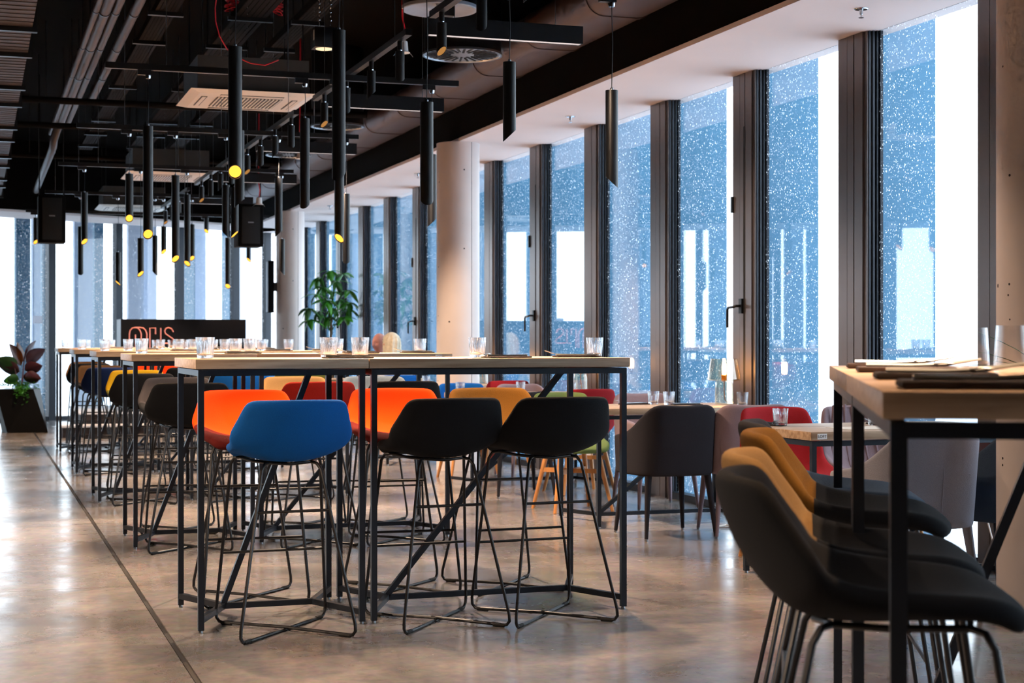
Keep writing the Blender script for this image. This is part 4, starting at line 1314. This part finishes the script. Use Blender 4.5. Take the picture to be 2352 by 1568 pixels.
# grassy plant at the right edge
t = thing('spider_plant', 'grassy plant with long thin leaves in a tall pot at the right edge', 'plant', (3.62, 4.68, 0))
MB().lathe([(0.08, 0.0), (0.10, 0.98), (0.095, 0.98), (0.09, 0.92), (0.0, 0.92)], 28).build('pot', 'planter_black', t)
gl = leaf_mesh('blade', 0.30, 0.013, 0.4, 0.85, 'leaf_dark')
random.seed(3)
for q in range(44):
    put_leaf(gl, t, (random.uniform(-0.04, 0.04), random.uniform(-0.04, 0.04), 0.97), random.uniform(0, 6.28), R(random.uniform(20, 80)), random.uniform(0.7, 1.1), random.uniform(-0.5, 0.5))
# white power cable by the column
tag(MB().tube([(4.62, 6.55, 0.62), (4.60, 6.50, 0.35), (4.56, 6.35, 0.15), (4.50, 6.2, 0.02), (4.45, 6.0, 0.006)], 0.004, 6).build('power_cable', 'white_plastic'), 'thin white power cable hanging behind the right column', 'cable')
tag(MB().tube([(4.70, 9.2, 0.30), (4.64, 9.0, 0.05), (4.5, 8.95, 0.006), (4.40, 9.05, 0.006), (4.52, 9.12, 0.006), (4.66, 8.98, 0.006), (4.78, 8.9, 0.006)], 0.005, 6).build('floor_cable', 'white_plastic'), 'white cable lying curled on the floor under the second dining table', 'cable')

# ================================================================== PEOPLE
def skin_mesh(name, nodes, edges, mat, parent, levels=2, root=0):
    me = bpy.data.meshes.new(name)
    me.from_pydata([n[0] for n in nodes], edges, [])
    o = bpy.data.objects.new(name, me)
    col.objects.link(o); o.parent = parent
    sk = o.modifiers.new('skin', 'SKIN')
    for i, n in enumerate(nodes):
        r = n[1]
        me.skin_vertices[0].data[i].radius = (r, r) if not isinstance(r, tuple) else r
        me.skin_vertices[0].data[i].use_root = (i == root)
    sb = o.modifiers.new('sub', 'SUBSURF'); sb.levels = levels; sb.render_levels = levels
    baked(o)
    o.data.materials.clear(); o.data.materials.append(M[mat]); o.data.shade_smooth()
    return o
def head_mesh(mb_list, c, yaw, s=1.0):
    """head with brow, eye sockets, nose, mouth, chin and ears; looks along +y before yaw"""
    bm = bmesh.new()
    bmesh.ops.create_icosphere(bm, subdivisions=4, radius=1.0)
    def g(v, cx, cy_, cz, w): return math.exp(-(((v.x - cx) / w[0]) ** 2 + ((v.z - cz) / w[1]) ** 2)) * (1 if v.y > 0 else 0)
    for v in bm.verts:
        p = v.co.copy()
        q = Vector((p.x * 0.076, p.y * 0.098, p.z * 0.118))
        if p.z < -0.1:
            k = (-0.1 - p.z)
            q.x *= 1 - 0.33 * k; q.y = q.y * (1 - 0.25 * k) + 0.012 * k
        if p.y > 0:
            q.y += 0.036 * g(p, 0, 1, -0.22, (0.14, 0.24))          # nose
            q.y -= 0.020 * (g(p, 0.36, 1, 0.02, (0.22, 0.12)) + g(p, -0.36, 1, 0.02, (0.22, 0.12)))  # eye sockets
            q.y += 0.006 * g(p, 0, 1, 0.2, (0.6, 0.12))            # brow
            q.y += 0.006 * g(p, 0, 1, -0.52, (0.25, 0.07)) - 0.004 * g(p, 0, 1, -0.58, (0.28, 0.03)) + 0.010 * g(p, 0, 1, -0.85, (0.3, 0.14))
        for sx in (-1, 1):
            e = math.exp(-(((p.y + 0.05) / 0.17) ** 2 + ((p.z + 0.05) / 0.24) ** 2)) if p.x * sx > 0.6 else 0
            q.x += sx * 0.034 * e
            q.y -= 0.012 * e
        v.co = q * s
    bmesh.ops.rotate(bm, verts=bm.verts, cent=(0, 0, 0), matrix=Matrix.Rotation(yaw, 3, 'Z'))
    bmesh.ops.translate(bm, verts=bm.verts, vec=c)
    return bm
def person(label, loc, rz, headyaw, head_z, hair, cloth):
    t = thing('person', label, 'person', loc, rz)
    hz = head_z - 0.118            # head centre
    sh = hz - 0.27                 # shoulder height
    nodes = [((0, 0, 0.56), (0.15, 0.11)), ((0, -0.02, 0.75), (0.13, 0.10)), ((0, -0.01, sh - 0.08), (0.15, 0.10)), ((0, 0, sh + 0.03), (0.075, 0.065)), ((0, 0.015, hz - 0.12), (0.052, 0.055)), ((0, 0.01, hz), 0.06)]
    edges = [(0, 1), (1, 2), (2, 3), (3, 4), (4, 5)]
    def chain(start, pts):
        prev = start
        for p, r in pts:
            nodes.append((p, r)); edges.append((prev, len(nodes) - 1)); prev = len(nodes) - 1
        return prev
    for sx in (-1, 1):
        w = chain(2, [((sx * 0.175, 0, sh - 0.03), 0.055), ((sx * 0.22, 0.06, sh - 0.27), 0.042), ((sx * 0.19, 0.17, sh - 0.34), 0.036), ((sx * 0.11, 0.29, 0.80), 0.026), ((sx * 0.09, 0.345, 0.785), (0.034, 0.014))])
        for q in range(4):
            chain(w, [((sx * (0.115 - 0.019 * q), 0.385, 0.787), 0.0085), ((sx * (0.113 - 0.021 * q), 0.415 - 0.004 * abs(q - 1.5), 0.782), 0.0075), ((sx * (0.112 - 0.021 * q), 0.435 - 0.006 * abs(q - 1.5), 0.772), 0.0065)])
        chain(w, [((sx * 0.055, 0.36, 0.785), 0.010), ((sx * 0.042, 0.385, 0.78), 0.008)])
        chain(0, [((sx * 0.10, 0.05, 0.53), 0.085), ((sx * 0.11, 0.38, 0.50), 0.062), ((sx * 0.11, 0.42, 0.27), 0.05), ((sx * 0.11, 0.41, 0.09), 0.036), ((sx * 0.11, 0.47, 0.045), 0.034), ((sx * 0.11, 0.56, 0.03), 0.025)])
    body = skin_mesh('body', nodes, edges, 'skin', t, 2)
    bm = head_mesh(None, Vector((0, 0.02, hz)), headyaw)
    bm.from_mesh(body.data)
    bm.to_mesh(body.data); bm.free()
    rm = body.modifiers.new('fuse', 'REMESH'); rm.mode = 'VOXEL'; rm.voxel_size = 0.0065; rm.use_smooth_shade = True
    baked(body); body.data.materials.clear(); body.data.materials.append(M['skin'])
    # clothing: jacket and trousers over the body
    cn = [(n[0], (n[1] if isinstance(n[1], tuple) else (n[1], n[1]))) for n in nodes[:4]]
    cn = [(p, (r[0] + 0.016, r[1] + 0.016)) for p, r in cn]
    ce = [(0, 1), (1, 2), (2, 3)]
    for sx in (-1, 1):
        i0 = len(cn)
        cn += [((sx * 0.175, 0, sh - 0.03), (0.068, 0.068)), ((sx * 0.22, 0.06, sh - 0.27), (0.055, 0.055)), ((sx * 0.19, 0.17, sh - 0.34), (0.048, 0.048)), ((sx * 0.12, 0.275, 0.80), (0.038, 0.038))]
        ce += [(2, i0), (i0, i0 + 1), (i0 + 1, i0 + 2), (i0 + 2, i0 + 3)]
    skin_mesh('jacket', cn, ce, cloth, t, 2)
    tn = [((0, 0, 0.56), (0.165, 0.125))]; te = []
    for sx in (-1, 1):
        i0 = len(tn)
        tn += [((sx * 0.10, 0.05, 0.53), (0.098, 0.098)), ((sx * 0.11, 0.38, 0.50), (0.075, 0.075)), ((sx * 0.11, 0.42, 0.27), (0.062, 0.062)), ((sx * 0.11, 0.41, 0.11), (0.05, 0.05))]
        te += [(0, i0), (i0, i0 + 1), (i0 + 1, i0 + 2), (i0 + 2, i0 + 3)]
    skin_mesh('trousers', tn, te, 'cloth_dark', t, 2)
    if hair == 'blond':
        # chin-length bob: covers crown, sides and back of the head
        bm = bmesh.new(); bmesh.ops.create_icosphere(bm, subdivisions=4, radius=1.0)
        dele = []
        for v in bm.verts:
            p = v.co.copy()
            ang = math.atan2(p.x, p.y)
            if p.y > 0.45 and p.z < 0.45: dele.append(v); continue
            q = Vector((p.x * 0.098, p.y * 0.116 - 0.006, p.z * 0.126))
            if p.z < 0: q.z = p.z * 0.175; kk = min(1.9, 1.0 / max(0.35, math.sqrt(max(0.0, 1 - p.z * p.z)))); q.x *= kk * (1.0 - 0.06 * p.z * p.z); q.y *= kk * 0.98
            q += Vector((p.x, p.y, 0)) * (0.0075 * math.sin(ang * 11 + p.z * 1.5) + 0.004 * math.sin(ang * 23))
            v.co = q
        bmesh.ops.delete(bm, geom=dele, context='VERTS')
        bmesh.ops.rotate(bm, verts=bm.verts, cent=(0, 0, 0), matrix=Matrix.Rotation(headyaw, 3, 'Z'))
        bmesh.ops.translate(bm, verts=bm.verts, vec=(0, 0.02, hz + 0.004))
        me = bpy.data.meshes.new('hair'); bm.to_mesh(me); bm.free(); me.materials.append(M['hair_blond']); me.shade_smooth()
        h = bpy.data.objects.new('hair', me); col.objects.link(h); h.parent = t
        sd = h.modifiers.new('s', 'SOLIDIFY'); sd.thickness = 0.012; sd.offset = -1
        baked(h)
    else:
        # short grey fringe of hair round the back and sides
        bm = bmesh.new(); bmesh.ops.create_icosphere(bm, subdivisions=4, radius=1.0)
        dele = []
        for v in bm.verts:
            p = v.co.copy()
            if p.z > 0.45 or p.z < -0.35 or p.y > 0.12: dele.append(v); continue
            v.co = Vector((p.x * 0.0795, p.y * 0.1015, p.z * 0.119))
        bmesh.ops.delete(bm, geom=dele, context='VERTS')
        bmesh.ops.rotate(bm, verts=bm.verts, cent=(0, 0, 0), matrix=Matrix.Rotation(headyaw, 3, 'Z'))
        bmesh.ops.translate(bm, verts=bm.verts, vec=(0, 0.02, hz))
        me = bpy.data.meshes.new('hair'); bm.to_mesh(me); bm.free(); me.materials.append(M['hair_grey']); me.shade_smooth()
        h = bpy.data.objects.new('hair', me); col.objects.link(h); h.parent = t
        sd = h.modifiers.new('s', 'SOLIDIFY'); sd.thickness = 0.005; sd.offset = -1
        baked(h)
    return t
person('seated person with a chin-length blond bob, back to us, in a pale top', (4.31, 16.82, 0), R(0), R(12), 1.262, 'blond', 'cloth_white')
person('seated bald person in dark clothes across the table from the blond person', (4.56, 18.40, 0), R(180), R(-58), 1.268, 'grey', 'cloth_dark')
